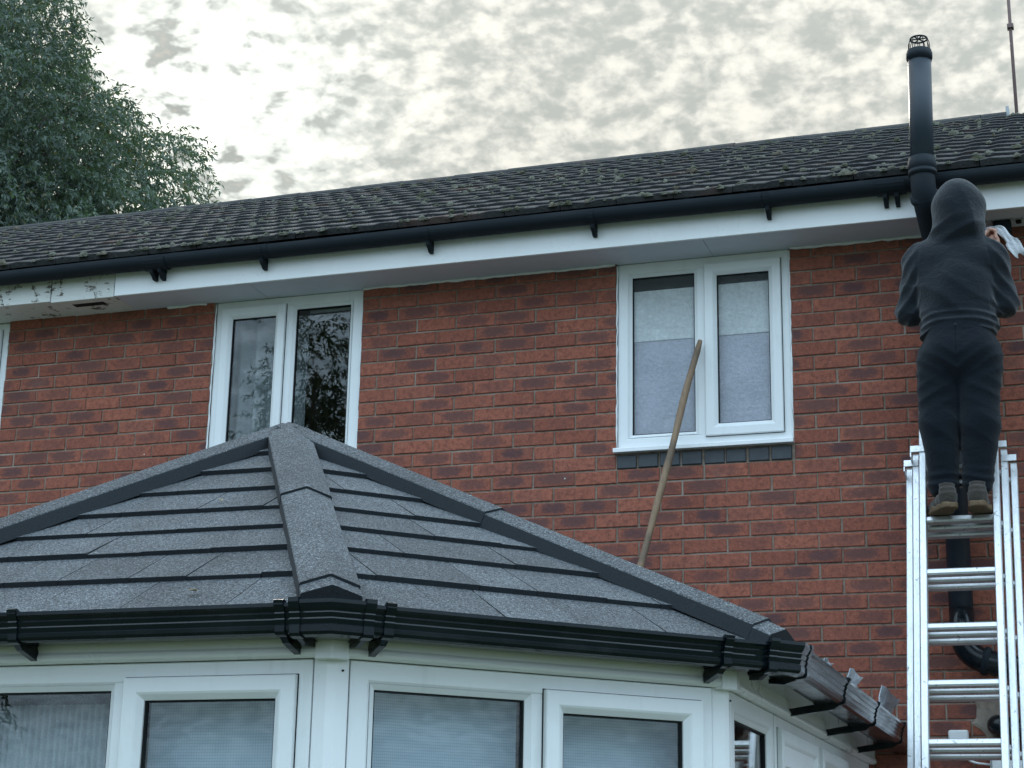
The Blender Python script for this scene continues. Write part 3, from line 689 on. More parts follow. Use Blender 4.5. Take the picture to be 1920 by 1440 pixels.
for i in range(5):
    E0, E1 = EV[i], EV[i+1]; t = (E1-E0).normalized()
    top = [AP] if i in (1, 2, 3) else ([RB, AP] if i == 4 else [AP, RB])
    up = (top[0]-E0)-t*(top[0]-E0).dot(t); SLn = up.length; up.normalize(); nn = t.cross(up)
    to2 = lambda p: ((p-E0).dot(t), (p-E0).dot(up))
    P2 = [to2(p) for p in [E0, E1]+top]
    Lf = (E1-E0).length; xlo = min(p[0] for p in P2); xhi = max(p[0] for p in P2)
    for r in range(NR):
        s0, s1 = SLn*ROWF[r]+(.012 if r == 0 else 0), SLn*ROWF[r+1]+.012
        x = xlo-random.uniform(0, .3)
        while x < xhi:
            wd = random.choice([.19, .24, .29, .33, .38]); th = (.0155 if r else .009)+random.uniform(-.0025, .003)
            poly = [(x+.0014, s0), (x+wd-.0014, s0), (x+wd-.0014, s1), (x+.0014, s1)]
            for k in range(len(P2)):
                if k == 0: continue
                poly = clip_poly(poly, P2[k], P2[(k+1) % len(P2)]) if poly else poly
            x += wd
            if len(poly) < 3 or max(p[0] for p in poly)-min(p[0] for p in poly) < .02: continue
            hgt = lambda s_: th*(1-(s_-s0)/(s1-s0))+.002
            n = len(poly); T = [E0+t*a+up*b+nn*hgt(b) for a, b in poly]; Bm = [E0+t*a+up*b-nn*.012 for a, b in poly]
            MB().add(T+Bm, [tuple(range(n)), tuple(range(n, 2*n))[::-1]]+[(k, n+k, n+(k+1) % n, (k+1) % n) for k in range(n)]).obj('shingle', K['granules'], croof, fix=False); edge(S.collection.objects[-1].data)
CAPP = [(-.082, -.012), (-.082, .034), (-.079, .038), (-.003, .066), (.003, .066), (.079, .038), (.082, .034), (.082, -.012)]
def caps(A, B, lens, endcap=True, name='hip_cap'):
    d = (B-A); Lh = d.length; d.normalize(); l = d.cross(Vector((0, 0, 1))).normalized(); u = l.cross(d)
    if u.z < 0: u = -u
    x = 0
    for k, q in enumerate(lens):
        x1 = min(x+q, Lh); g0, g1 = 0.0, .006
        n = len(CAPP); sc = lambda e: [(a*(1+e*3), b+e) for a, b in CAPP]
        a_ = A+d*x; b_ = A+d*(x1+.018)
        v = [a_+l*p[0]+u*p[1] for p in sc(-.002 if k else 0)]+[b_+l*p[0]+u*p[1] for p in sc(.006)]
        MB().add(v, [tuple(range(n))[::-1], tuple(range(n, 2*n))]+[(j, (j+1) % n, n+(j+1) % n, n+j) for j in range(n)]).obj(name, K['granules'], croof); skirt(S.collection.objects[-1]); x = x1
    if endcap:
        a_ = A+d*x; b_ = A+d*(x+.085); n = len(CAPP)
        v = [a_+l*p[0]*1.0+u*(p[1]-.002) for p in CAPP]+[b_+l*p[0]*1.02+u*(p[1]*.96-.002) for p in CAPP]
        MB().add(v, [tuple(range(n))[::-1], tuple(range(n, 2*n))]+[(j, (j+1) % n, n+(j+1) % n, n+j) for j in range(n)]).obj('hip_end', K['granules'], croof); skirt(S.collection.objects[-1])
for i in (1, 2, 3, 4):
    B = EV[i]; Lh = (B-AP).length
    caps(AP+Vector((0, 0, 0)), B+(AP-B).normalized()*.055, {3: (1.0, Lh-1.14), 4: (1.05, Lh-1.19), 2: (1.35, Lh-1.49), 1: (1.05, Lh-1.19)}[i])
d0 = Vector((0, 1, 0)); n = len(CAPP)
v = [AP+Vector((p[0]*1.02, 0, p[1]+.002)) for p in CAPP]+[RB+Vector((p[0]*1.02, -.005, p[1]+.002)) for p in CAPP]
MB().add(v, [tuple(range(n))[::-1], tuple(range(n, 2*n))]+[(j, (j+1) % n, n+(j+1) % n, n+j) for j in range(n)]).obj('ridge_cap', K['granules'], croof)
for (y0, y1, h, x) in ((-.85, -.25, .15, 1.475), (-1.75, -1.45, .11, 1.475), (-2.35, -2.2, .07, 1.475)):      # loose foil flashing flaps above the side gutter
    m = MB(); v = []; N = 6
    for a in range(N+1):
        for b in range(4): v.append((x+.006*math.sin(a*1.3+b*2)+.008*b, y0+(y1-y0)*a/N*(.55+.45*b/3)+.10*(y1-y0)*b/3, 2.325+h*b/3+.004*math.sin(a*2.1)))
    f = [(a*4+b, a*4+b+1, a*4+b+5, a*4+b+4) for a in range(N) for b in range(3)]
    o = m.add(v, f).obj('foil_flap', K['foil'], croof); o.modifiers.new('s', 'SOLIDIFY').thickness = .002

# ================================================================= soil pipe
sp = thing('soil_pipe', (1.785, -.09, 2.6), 'black soil pipe bending out round the gutter with a caged top', 'pipe')
PR = .0555
def bend(pts, r, n=6):      # round the corners of a polyline
    pts = [Vector(p) for p in pts]; out = [pts[0]]
    for a, b, c in zip(pts, pts[1:], pts[2:]):
        d1, d2 = (b-a).normalized(), (c-b).normalized(); q = min(r, (b-a).length*.49, (c-b).length*.49)
        for k in range(n+1):
            t = k/n; out.append((1-t)**2*(b-d1*q)+2*t*(1-t)*b+t*t*(b+d2*q))
    return out+[pts[-1]]
low = [(1.785, -.09, 2.84), (1.785, -.09, 4.52)]
MB().tube(low, PR, 24).obj('pipe_length', K['pipe_grey'], sp, smooth=True)
SX, SY = 1.738, -.452
off = bend([(1.785, -.09, 4.40), (1.785, -.09, 4.52), (SX+.004, SY+.02, 4.80), (SX, SY, 4.87), (SX, SY, 4.96)], .07)
MB().tube(off, PR+.003, 24).obj('offset_bend', K['old_black_pvc'], sp, smooth=True)
stk = MB().tube([(SX, SY, 4.93), (SX+.012, SY, 5.56)], PR, 28).obj('vent_stack', K['pipe_grey'], sp, smooth=True)
def collar(c, d, r, parent, mat='old_black_pvc', L=.05):
    c = Vector(c); d = Vector(d).normalized()
    MB().tube([c-d*L*.505, c-d*L*.495, c-d*L*.3, c-d*L*.25, c+d*L*.25, c+d*L*.3, c+d*L*.495, c+d*L*.505], [r*.9, r+.005, r+.005, r+.009, r+.009, r+.005, r+.005, r*.9], 28).obj('collar', K[mat], parent, smooth=True)
collar((SX, SY, 4.965), (0, 0, 1), PR+.002, sp, L=.075); collar((SX, SY, 4.925), (0, 0, 1), PR+.003, sp, L=.03)
dd = (Vector((SX, SY, 4.87))-Vector((1.785, -.09, 4.52))).normalized()
collar(Vector((SX+.003, SY+.03, 4.815)), dd, PR+.005, sp, L=.04)
collar((SX+.0115, SY, 5.535), (.02, 0, 1), PR-.002, sp, L=.055)
cage = MB(); T0 = Vector((SX+.012, SY, 5.56))
for k in range(12):
    a = 2*math.pi*k/12; cage.tube([T0+Vector((math.cos(a)*.052, math.sin(a)*.052, 0)), T0+Vector((math.cos(a)*.049, math.sin(a)*.049, .045)), T0+Vector((math.cos(a)*.042, math.sin(a)*.042, .066))], .0022, 6)
cage.tube([T0+Vector((math.cos(a)*.040, math.sin(a)*.040, .067)) for a in np.linspace(0, 2*math.pi, 25)], .0045, 6)
for k in range(3):
    a = math.pi*k/3; cage.tube([T0+Vector((math.cos(a)*.04, math.sin(a)*.04, .068)), T0+Vector((-math.cos(a)*.04, -math.sin(a)*.04, .068))], .0035, 6)
cage.obj('bird_cage', K['old_black_pvc'], sp, smooth=True)
MB().tube(bend([(1.785, -.09, 2.90), (1.785, -.09, 2.68), (2.03, -.09, 2.615), (2.7, -.09, 2.50)], .13, 10), PR+.001, 24).obj('lower_bend', K['black_pvc'], sp, smooth=True)
collar((1.785, -.09, 2.80), (0, 0, 1), PR+.002, sp, 'black_pvc', .05); collar((1.885, -.09, 2.655), (.245, 0, -.065), PR+.002, sp, L=.03)
for z in (3.9, 3.05): MB().box(1.72, 1.85, -.10, .004, z-.015, z+.015, .004).obj('pipe_clip', K['old_black_pvc'], sp)
# waste pipe, boxes, cable, soffit fitting
wp = thing('waste_pipe', (1.90, 0, 2.36), 'short black waste pipe elbow coming out of a mortar patch', 'pipe')
MB().tube(bend([(1.915, .02, 2.37), (1.915, -.085, 2.37), (2.05, -.10, 2.335), (2.22, -.10, 2.30)], .05, 8), .047, 20).obj('elbow', K['black_pvc'], wp, smooth=True)
m = MB(); N = 18; ring_ = [(1.885+.075*math.cos(a)*random.uniform(.6, 1.3), 2.41+.115*math.sin(a)*random.uniform(.6, 1.3)) for a in np.linspace(0, 2*math.pi, N, endpoint=False)]
m.add([(x, -.004, z) for x, z in ring_]+[(1.90+(x-1.90)*.8, -.010, 2.39+(z-2.39)*.8) for x, z in ring_]+[(1.9, -.013, 2.39)], [(k, (k+1) % N, N+(k+1) % N, N+k) for k in range(N)]+[(N+k, N+(k+1) % N, 2*N) for k in range(N)])
m.obj('mortar_patch', K['mortar'], wp)
jb = tag(bevel(MB().box(1.695, 1.785, -.045, .002, 2.262, 2.352).obj('junction_box', K['pvc'], None), .010, 3), 'small white square junction box on the brick wall behind the ladder', 'box')
mb_ = thing('meter_box', (1.93, -.03, 2.16), 'pale grey box low on the wall at the cable end', 'box')
bevel(MB().box(1.875, 2.06, -.07, .002, 2.03, 2.232).obj('case', K['grey_plastic'], mb_), .006); bevel(MB().box(1.885, 2.05, -.078, -.0705, 2.04, 2.222).obj('lid', K['pvc'], mb_), .004)
tag(MB().tube(bend([(1.742, -.02, 2.265), (1.752, -.02, 2.235), (1.80, -.03, 2.205), (1.880, -.035, 2.195)], .03), .0055, 8).obj('cable', K['pvc'], None, smooth=True), 'thin white cable drooping from junction box to grey box', 'cable')
sf = thing('soffit_sensor', (2.08, -.08, 4.75), 'small black sensor box under the soffit beside the raised hand', 'sensor')
bevel(MB().box(2.030, 2.115, -.12, -.05, 4.715, 4.7785).obj('housing', K['old_black_pvc'], sf), .008); MB().tube([(2.15, -.09, 4.7785), (2.15, -.09, 4.765)], .014, 10).obj('lens', K['rubber'], sf)

# ================================================================= pole, mast, leaves
pl = thing('wooden_pole', (.275, -.36, 2.93), 'weathered wooden broom handle leaning on the frosted window frame', 'pole')
P0, P1 = Vector((.272, -.355, 2.925)), Vector((.556, -.026, 4.318)); pts = []; rad = []
for k in range(25):
    t = k/24; w_ = Vector((.006*math.sin(t*5)+.003*math.sin(t*13), .003*math.sin(t*7), 0)); pts.append(P0.lerp(P1, t)+w_*(math.sin(math.pi*t))); rad.append(.0172+.001*math.sin(t*19)-(.006 if k in (0, 24) else 0)+(.002 if k in (12, 13) else 0))
MB().tube(pts, rad, 12).obj('shaft', K['pole_wood'], pl, smooth=True)
mst = thing('aerial_mast', (2.03, 3.9, 7.0), 'thin rusty aerial mast rising behind the roof ridge', 'mast')
material('rust', lambda g: bsdf(g, g.mix(g.noise(pos(g), 20, 4), (.10, .055, .05), (.22, .15, .14)), .7))
MB().tube([(2.045, 3.95, 6.6), (2.035, 3.95, 7.75), (2.03, 3.95, 8.5)], .0125, 10).obj('tube', K['rust'], mst, smooth=True)
MB().box(2.012, 2.058, 3.92, 3.98, 7.82, 7.85).obj('clamp', K['rust'], mst)
def leaf(loc, nrm, rz, size, label):
    m = MB(); N = 6; v = []
    for a in range(N+1):
        t = a/N; wdt = math.sin(math.pi*min(1, t*.95+.03))*.32
        v += [((t-.5)*size, -wdt*size, .18*size*abs(t-.5)), ((t-.5)*size, 0, .02*size), ((t-.5)*size, wdt*size, .16*size*(1-t)+.1*size)]
    f = [(a*3+b, a*3+b+3, a*3+b+4, a*3+b+1) for a in range(N) for b in range(2)]
    q = Vector(nrm).to_track_quat('Z', 'X').to_matrix().to_4x4()
    o = m.add(v, f).obj('dry_leaf', K['dead_leaf'], None, Matrix.Translation(loc) @ q @ Matrix.Rotation(rz, 4, 'Z')); o.modifiers.new('s', 'SOLIDIFY').thickness = .0008
    return tag(o, label, 'leaf')
FN = (EV[3]-EV[2]).normalized().cross(((AP-EV[2])-(EV[3]-EV[2]).normalized()*(AP-EV[2]).dot((EV[3]-EV[2]).normalized())).normalized())
def onfront(u, v_, h=.022):       # point on the front roof slope under a direction from the lens
    d = _f+_r2*((u-960)/CF)-_u2*((v_-720)/CF); t = (EV[2]+FN*h-CPOS).dot(FN)/d.dot(FN); return CPOS+d*t
leaf(onfront(415, 938), FN, .4, .024, 'curled pale dry leaf lying high on the front shingles'); leaf(onfront(362, 1108), FN, 1.2, .035, 'dull brown dry leaf lying on the lowest front shingles')

# ================================================================= ladder
TH = R(71.19); ld = Vector((0, math.cos(TH), math.sin(TH))); ln = Vector((0, -math.sin(TH), math.cos(TH)))
RP = .268; L0 = Vector((0, -.448, 3.261))-ld*.017       # centre line of the rung the person stands on
lad = thing('ladder', (1.83, -1.55, 0), 'silver aluminium triple section extension ladder leaning on the house wall', 'ladder')
XL, XR = 1.684, 1.975
LM = lambda o: Matrix(((1, 0, 0, o.x), (0, ld.y, ln.y, o.y), (0, ld.z, ln.z, o.z), (0, 0, 0, 1)))
def rung_mesh(w_):
    pr = [(-.017, -.014), (-.017, .012), (-.013, .0155), (.010, .0155), (.0165, .009), (.0165, -.008), (.011, -.0155), (-.012, -.0155)]
    m = MB().extrude([(b, a) for a, b in pr], (0, 0, 0), (w_, 0, 0), (0, 1, 0), (0, 0, 1)); me = mesh('rung', m.v, m.f, K['aluminium']); fixn(me); return me
down = (L0.z)/math.sin(TH)
for k, (wid, upz) in enumerate(((0.0, .86), (.037, .375), (.074, .340))):
    o = L0-ln*(.066*k); x0, x1 = XL-wid, XR+wid
    bot = -(o.z/math.sin(TH))+.02+(.30 if k == 0 else .15 if k == 1 else 0)
    for sx, a, b in ((-1, x0-.030, x0), (1, x1, x1+.030)):
        m = MB(); w0, w1 = (a, b)
        m.box(w0, w1, bot, upz, -.031, .031, .003)
        rl = m.obj('rail', K['aluminium'], lad, LM(o))
        MB().box(w0+.001, w1-.001, upz-.002, upz+.004, -.030, .030).obj('rail_cap', K['grey_plastic'], rl, LM(o))
        if k < 2 and k >= 0:        # guide bracket hooking over the next rail
            tz = (.375, .340)[k]+.008
            bx0, bx1 = (w0-.040, w1-.003) if sx < 0 else (w0+.003, w1+.040)
            MB().box(bx0, bx1, tz-.035, tz-.001, .0315, .0365, .001).box(bx0, bx0+.005, tz-.06, tz-.036, -.06, .036).obj('guide_bracket', K['aluminium'], rl, LM(o))
    rm_ = rung_mesh(x1-x0+.02)
    i = -20
    while i < 10:
        s_ = i*RP
        if bot+.08 < s_ < upz-.03: reg(bpy.data.objects.new('rung', rm_), lad, LM(o+Vector((x0-.01, 0, 0))+ld*s_))
        i += 1
for sx in (XL-.074-.034, XR+.074-.004):
    MB().box(sx, sx+.038, -.02, .05, -.04, .035, .004).obj('foot', K['rubber'], lad, LM(L0-ln*.132-ld*(down-.03)))

# ================================================================= person (signed distance shapes turned into one surface each)
def grid(lo, hi, h):
    ax = [np.arange(l, u+h, h) for l, u in zip(lo, hi)]
    P = np.stack(np.meshgrid(*ax, indexing='ij'), -1).astype(np.float32); return P
def rc(P, a, b, ra, rb, s=(1, 1, 1)):
    s = np.array(s, np.float32); a = np.array(a, np.float32)*s; b = np.array(b, np.float32)*s; Q = P*s
    ab = b-a; t = np.clip(((Q-a)@ab)/max(ab@ab, 1e-9), 0, 1)
    return (np.linalg.norm(Q-(a+t[..., None]*ab), axis=-1)-(ra+t*(rb-ra)))/s.max()
def ell(P, c, r):
    r = np.array(r, np.float32); q = (P-np.array(c, np.float32))/r; k = np.linalg.norm(q, axis=-1); return (k-1)*r.min()
def smin(a, b, k): h = np.clip(.5+.5*(b-a)/k, 0, 1); return b+(a-b)*h-k*h*(1-h)
def smax(a, b, k): return -smin(-a, -b, k)
def nets(f, lo, h):
    s = f < 0; c = [s[i:f.shape[0]-1+i, j:f.shape[1]-1+j, k:f.shape[2]-1+k] for i in (0, 1) for j in (0, 1) for k in (0, 1)]
    any_ = np.logical_or.reduce(c); all_ = np.logical_and.reduce(c); act = any_ & ~all_
    idx = -np.ones(act.shape, int); ijk = np.argwhere(act); idx[act] = np.arange(len(ijk))
    acc = np.zeros((len(ijk), 3)); cnt = np.zeros(len(ijk)); cor = [(i, j, k) for i in (0, 1) for j in (0, 1) for k in (0, 1)]
    for a in cor:
        for ax in range(3):
            if a[ax]: continue
            b = list(a); b[ax] = 1
            fa = f[tuple((ijk+a).T)]; fb = f[tuple((ijk+b).T)]; m = (fa < 0) != (fb < 0); t = np.where(m, fa/np.where(m, fa-fb, 1), 0)
            p = np.tile(np.array(a, float), (len(ijk), 1)); p[:, ax] += t; acc[m] += p[m]; cnt[m] += 1
    V = (ijk+acc/cnt[:, None])*h+np.array(lo); F = []
    for ax in range(3):
        b, c2 = (ax+1) % 3, (ax+2) % 3
        s0 = np.take(s, range(0, s.shape[ax]-1), ax); s1 = np.take(s, range(1, s.shape[ax]), ax); e = np.argwhere(s0 != s1)
        e = e[(e[:, b] > 0) & (e[:, c2] > 0) & (e[:, b] < s.shape[b]-1) & (e[:, c2] < s.shape[c2]-1)]
        ins = s0[tuple(e.T)]; q = []
        for db, dc in ((-1, -1), (0, -1), (0, 0), (-1, 0)):
            w = e.copy(); w[:, b] += db; w[:, c2] += dc; q.append(idx[tuple(w.T)])
        q = np.stack(q, 1); q[~ins] = q[~ins][:, ::-1]; F.append(q)
    return V, np.concatenate(F)
def net_obj(name, f, lo, h, mat, parent, sm=2):
    V, F = nets(f, lo, h); o = reg(bpy.data.objects.new(name, mesh(name, V, F, mat, True)), parent)
    m = o.modifiers.new('smooth', 'SMOOTH'); m.factor = .5; m.iterations = sm; return o
per = thing('person', (1.845, -.47, 3.27), 'person in black hoodie and dark joggers standing on the ladder, hood up', 'person')
J = dict(aL=(1.768, -.505, 3.345), aR=(1.922, -.505, 3.350), kL=(1.768, -.515, 3.665), kR=(1.940, -.515, 3.665), hL=(1.795, -.505, 3.99), hR=(1.935, -.505, 3.985),
         pel=(1.868, -.505, 4.04), ch=(1.868, -.515, 4.33), nk=(1.888, -.505, 4.535), hd=(1.902, -.515, 4.690),
         sL=(1.708, -.505, 4.462), sR=(2.032, -.505, 4.452), eL=(1.660, -.455, 4.235), eR=(2.076, -.455, 4.245), wL=(1.800, -.30, 4.46), wR=(2.056, -.430, 4.505))
# hoodie
h = .006; lo = (1.50, -.85, 3.98); P = grid(lo, (2.25, -.15, 4.90), h); X, Y, Z = P[..., 0], P[..., 1], P[..., 2]
f = rc(P, (1.868, -.505, 4.10), (1.868, -.515, 4.33), .164, .170, (1, 1.45, 1))
f = smin(f, rc(P, (1.868, -.515, 4.31), (1.872, -.515, 4.42), .160, .140, (1, 1.45, 1)), .05)
f = smin(f, rc(P, (1.722, -.51, 4.460), (2.020, -.51, 4.450), .070, .070, (1, 1.1, 1)), .07)
f = smin(f, rc(P, (1.800, -.515, 4.48), (1.965, -.515, 4.475), .075, .075, (1, 1.15, 1)), .06)
for s_ in 'LR':
    f = smin(f, rc(P, J['s'+s_], J['e'+s_], .075, .062, (1, 1.08, 1)), .035)
    f = smin(f, rc(P, J['e'+s_], J['w'+s_], .062, .040), .03)
f = smin(f, rc(P, (1.868, -.505, 4.105), (1.868, -.505, 4.125), .166, .168, (1, 1.45, 1)), .02)   # bunched hem
ridge = lambda q: np.abs(np.sin(q))-.64
xc = X-1.868; seam = .002*np.exp(-((np.abs(xc)-.158-(4.45-Z)*.12)/.006)**2)*np.clip((Z-4.30)/.03, 0, 1)*(Y < -.5)
low_ = np.clip((4.215-Z)/.05, 0, 1); q = Z-.035*np.cos(xc*8)
fold = .0075*ridge(q*88+.4*np.sin(X*21))*low_                                         # bunched above the hem
fold = fold+.006*ridge((Z+xc*.62+.02*np.sin(X*17))*26+.7)*np.clip((4.40-Z)/.08, 0, 1)*np.clip((Z-4.14)/.05, 0, 1)
fold = fold+.004*np.sin((Z*.6-xc*.8)*24+1.5*np.sin(X*9))*np.clip((4.47-Z)/.1, 0, 1)
arm = np.clip(np.abs(xc)-.150, 0, .03)/.03; fold = fold+.0065*ridge(Z*42+X*33*np.sign(xc)+Y*22)*arm
fold = fold+seam+.003*np.sin(X*31+Z*17)*np.sin(Z*23-Y*19)
f = f+fold
f = smax(f, 4.082+.018*np.cos((X-1.868)*9)+.006*np.sin(X*40)-Z, .012)           # hem
hood = ell(P, (1.900, -.515, 4.690), (.126, .140, .140)); hood = smin(hood, ell(P, (1.892, -.53, 4.585), (.118, .110, .085)), .05)
hood = smin(hood, ell(P, (1.900, -.56, 4.73), (.085, .09, .098)), .03)
hood = hood+.005*ridge((X-1.9)*30+(Z-4.7)*14+1.5*np.sin(Z*9))*np.clip((4.80-Z)/.12, 0, 1)*np.clip((X-1.86)/.05, 0, 1)+.007*ridge((Z-(X-1.9)*.45)*40)*np.clip((4.64-Z)/.05, 0, 1)+.004*np.sin((X-1.9)*26+(Z-4.7)*30)*np.clip((4.80-Z)/.1, 0, 1)
inner = smin(ell(P, (1.905, -.49, 4.690), (.108, .128, .128)), rc(P, (1.905, -.40, 4.69), (1.905, -.25, 4.69), .085, .12, (1, 1, .85)), .03)
f = smin(f, hood, .028); f = smax(f, -inner, .008)
for s_ in 'LR':           # open the cuff where the hand leaves
    w_ = np.array(J['w'+s_]); e_ = np.array(J['e'+s_]); d_ = (w_-e_)/np.linalg.norm(w_-e_)
    near_ = np.linalg.norm(P-w_, axis=-1) < .09; f = np.where(near_, np.maximum(f, (P-w_)@d_.astype(np.float32)), f)
hoodie = net_obj('hoodie', f, lo, h, K['hoodie'], per, 1)
# trousers
h = .006; lo = (1.55, -.80, 3.27); P = grid(lo, (2.20, -.25, 4.20), h); X, Y, Z = P[..., 0], P[..., 1], P[..., 2]
f = rc(P, (1.872, -.515, 3.99), (1.868, -.505, 4.12), .168, .152, (1, 1.28, 1))
f = smin(f, rc(P, (1.815, -.545, 3.985), (1.925, -.545, 3.985), .088, .088), .05)
for s_ in 'LR':
    sg = -1 if s_ == 'L' else 1
    a, k_, hp = (np.array(J[q+s_]) for q in 'akh')
    g_ = rc(P, hp+np.array((sg*.012, -.01, -.03)), k_, .108, .090, (1, 1.05, 1)); g_ = smin(g_, rc(P, k_, a+np.array((0, -.004, .055)), .090, .063), .03)
    g_ = smin(g_, rc(P, a+np.array((0, 0, .075)), a+np.array((0, 0, .045)), .069, .066), .015)
    f = smin(f, g_, .016)
f = smin(f, rc(P, (1.725, -.50, 4.02), (1.735, -.50, 3.94), .03, .02), .05); f = smin(f, rc(P, (2.010, -.50, 4.01), (2.005, -.50, 3.93), .028, .02), .05)
ax_ = np.abs(X-1.865)
fold = .006*ridge((Z-ax_*.75)*50)*np.exp(-((Z-3.94)/.07)**2)+.006*ridge((Z+ax_*.5)*44)*np.exp(-((Z-3.80)/.07)**2)*np.clip(ax_/.05, 0, 1)
fold = fold+.0075*ridge(Z*75+X*9+.6*np.sin(X*30))*np.exp(-((Z-3.405)/.045)**2)+.0045*ridge(Z*30+X*22)*np.exp(-((Z-3.63)/.09)**2)+.003*np.sin(X*28+Z*12)
fold = fold+.010*np.exp(-(ax_/.006)**2)*np.clip((Z-3.9)/.05, 0, 1)*(Y < -.5)          # seat seam
f = f+fold; f = smax(f, 3.352+.01*np.sin(X*50)-Z, .008)
net_obj('trousers', f, lo, h, K['trousers'], per, 1)
# body: legs, torso, arms, hands with fingers, neck and head
h = .006; lo = (1.56, -.78, 3.28); P = grid(lo, (2.20, -.22, 4.86), h)
f = rc(P, J['pel'], J['ch'], .11, .12, (1, 1.4, 1)); f = smin(f, rc(P, J['sL'], J['sR'], .045, .045), .05); f = smin(f, rc(P, J['ch'], J['nk'], .07, .05), .05); f = smin(f, rc(P, J['nk'], J['hd'], .048, .055), .02)
f = smin(f, ell(P, (1.902, -.505, 4.700), (.075, .095, .112)), .02); f = smin(f, ell(P, (1.902, -.455, 4.645), (.052, .055, .055)), .03)
f = smin(f, rc(P, (1.902, -.405, 4.695), (1.902, -.388, 4.665), .009, .013), .012)       # nose
for sx in (-1, 1):
    f = smin(f, ell(P, (1.902+sx*.076, -.515, 4.685), (.010, .022, .032)), .008)          # ears
    f = smax(f, -ell(P, (1.902+sx*.032, -.405, 4.705), (.018, .014, .010)), .008)         # eye sockets
    f = smin(f, ell(P, (1.902+sx*.032, -.418, 4.705), (.012, .012, .012)), .002)
f = smax(f, -ell(P, (1.902, -.396, 4.630), (.024, .010, .004)), .004)                    # mouth
for s_ in 'LR':
    f = smin(f, rc(P, J['h'+s_], J['k'+s_], .075, .052), .03); f = smin(f, rc(P, J['k'+s_], J['a'+s_], .050, .036), .02)
    f = smin(f, rc(P, J['s'+s_], J['e'+s_], .044, .036), .03); f = smin(f, rc(P, J['e'+s_], J['w'+s_], .036, .025), .02)
f = smin(f, rc(P, (2.056, -.430, 4.505), (2.044, -.425, 4.565), .024, .028, (1, 1, 1)), .015)
def finger(f, pts, r):
    for a, b in zip(pts, pts[1:]): f = np.minimum(f, rc(P, a, b, r, r*.9))
    return f
for k, q in enumerate((0, .019, .038, .056)):       # right hand closed round the rag
    y = -.452+q; f = finger(f, [(2.056, y, 4.566), (2.056, y-.002, 4.602+.004*(k in (1, 2))), (2.030, y, 4.612+.004*(k in (1, 2))), (2.014, y+.002, 4.590)], .0088 if k < 3 else .0075)
f = finger(f, [(2.026, -.450, 4.550), (2.006, -.462, 4.570), (2.008, -.460, 4.598)], .0095)
wl = np.array((1.800, -.30, 4.46)); f = smin(f, rc(P, wl, (1.83, -.275, 4.53), .024, .028), .015)
for k, q in enumerate((-.030, -.010, .010, .029)): f = finger(f, [(1.832+q, -.272, 4.540), (1.838+q, -.262, 4.580), (1.842+q, -.262, 4.612-.006*abs(k-1.5))], .0088)
f = finger(f, [(1.808, -.280, 4.50), (1.786, -.268, 4.535), (1.784, -.262, 4.560)], .0095)
f = smax(f, 3.335-P[..., 2], .004)
net_obj('body', f, lo, h, K['skin'], per, 1)
# shoes
def shoe(cx, cy, rz, label):
    h = .0045; lo = (-.09, -.12, -.01); P = grid(lo, (.09, .24, .15), h); X, Y, Z = P[..., 0], P[..., 1], P[..., 2]
    foot = smin(rc(P, (0, -.045, .02), (0, .045, .02), .038, .040, (1, 1, .2)), rc(P, (0, .05, .02), (.004, .16, .02), .043, .036, (1, 1, .2)), .03)
    up = smin(ell(P, (0, -.042, .052), (.037, .042, .062)), rc(P, (0, -.02, .05), (.002, .15, .036), .040, .034, (1, 1, 1)), .02)
    up = smin(up, rc(P, (0, -.035, .07), (0, -.028, .115), .036, .034), .012); up = up+.0015*np.sin(Z*260)*(Z > .06)+.0015*np.sin(Y*110+X*60)
    up = smax(up, .018-Z, .004); up = smax(up, Z-.118, .005)
    so = smax(smax(foot-.002, Z-.026+.003*np.sin(Y*120), .004), -Z, .004)
    M = Matrix.Translation((cx, cy, 3.2655)) @ Matrix.Rotation(rz, 4, 'Z')
    V, F = nets(up, lo, h); o = reg(bpy.data.objects.new('shoe', mesh('shoe', V, F, K['suede'], True)), per, M)
    V, F = nets(so, lo, h); reg(bpy.data.objects.new('sole', mesh('sole', V, F, K['sole'], True)), o, M)
    return o
shoe(1.776, -.545, R(24), ''); shoe(1.921, -.545, R(-3), '')
# rag held in the right hand
c = bend([(1.985, -.440, 4.580), (2.005, -.430, 4.598), (2.035, -.420, 4.628), (2.074, -.430, 4.622), (2.108, -.440, 4.568), (2.134, -.445, 4.525), (2.162, -.450, 4.475)], .03, 4)
m = MB(); v = []; n = len(c); NW = 6
for i, p in enumerate(c):
    t = i/(n-1); wd = .012+.034*max(0, t-.45)**.8+.012*math.sin(t*9)**2; d_ = (c[min(i+1, n-1)]-c[max(i-1, 0)]).normalized(); s_ = d_.cross(Vector((0, 1, 0))).normalized()
    for k in range(NW+1):
        a = k/NW-.5; v.append(p+s_*a*2*wd*.8+Vector((0, 1, 0))*(.007*math.sin(k*2.4+t*11)+.01*a)+d_*(.012*math.sin(k*1.9) if i == n-1 else 0))
o = m.add(v, [(i*(NW+1)+k, i*(NW+1)+k+1, (i+1)*(NW+1)+k+1, (i+1)*(NW+1)+k) for i in range(n-1) for k in range(NW)]).obj('rag', K['rag'], None, smooth=True)
o.modifiers.new('s', 'SOLIDIFY').thickness = .0015; tag(o, 'crumpled white rag held in the right hand of the hooded person', 'rag')

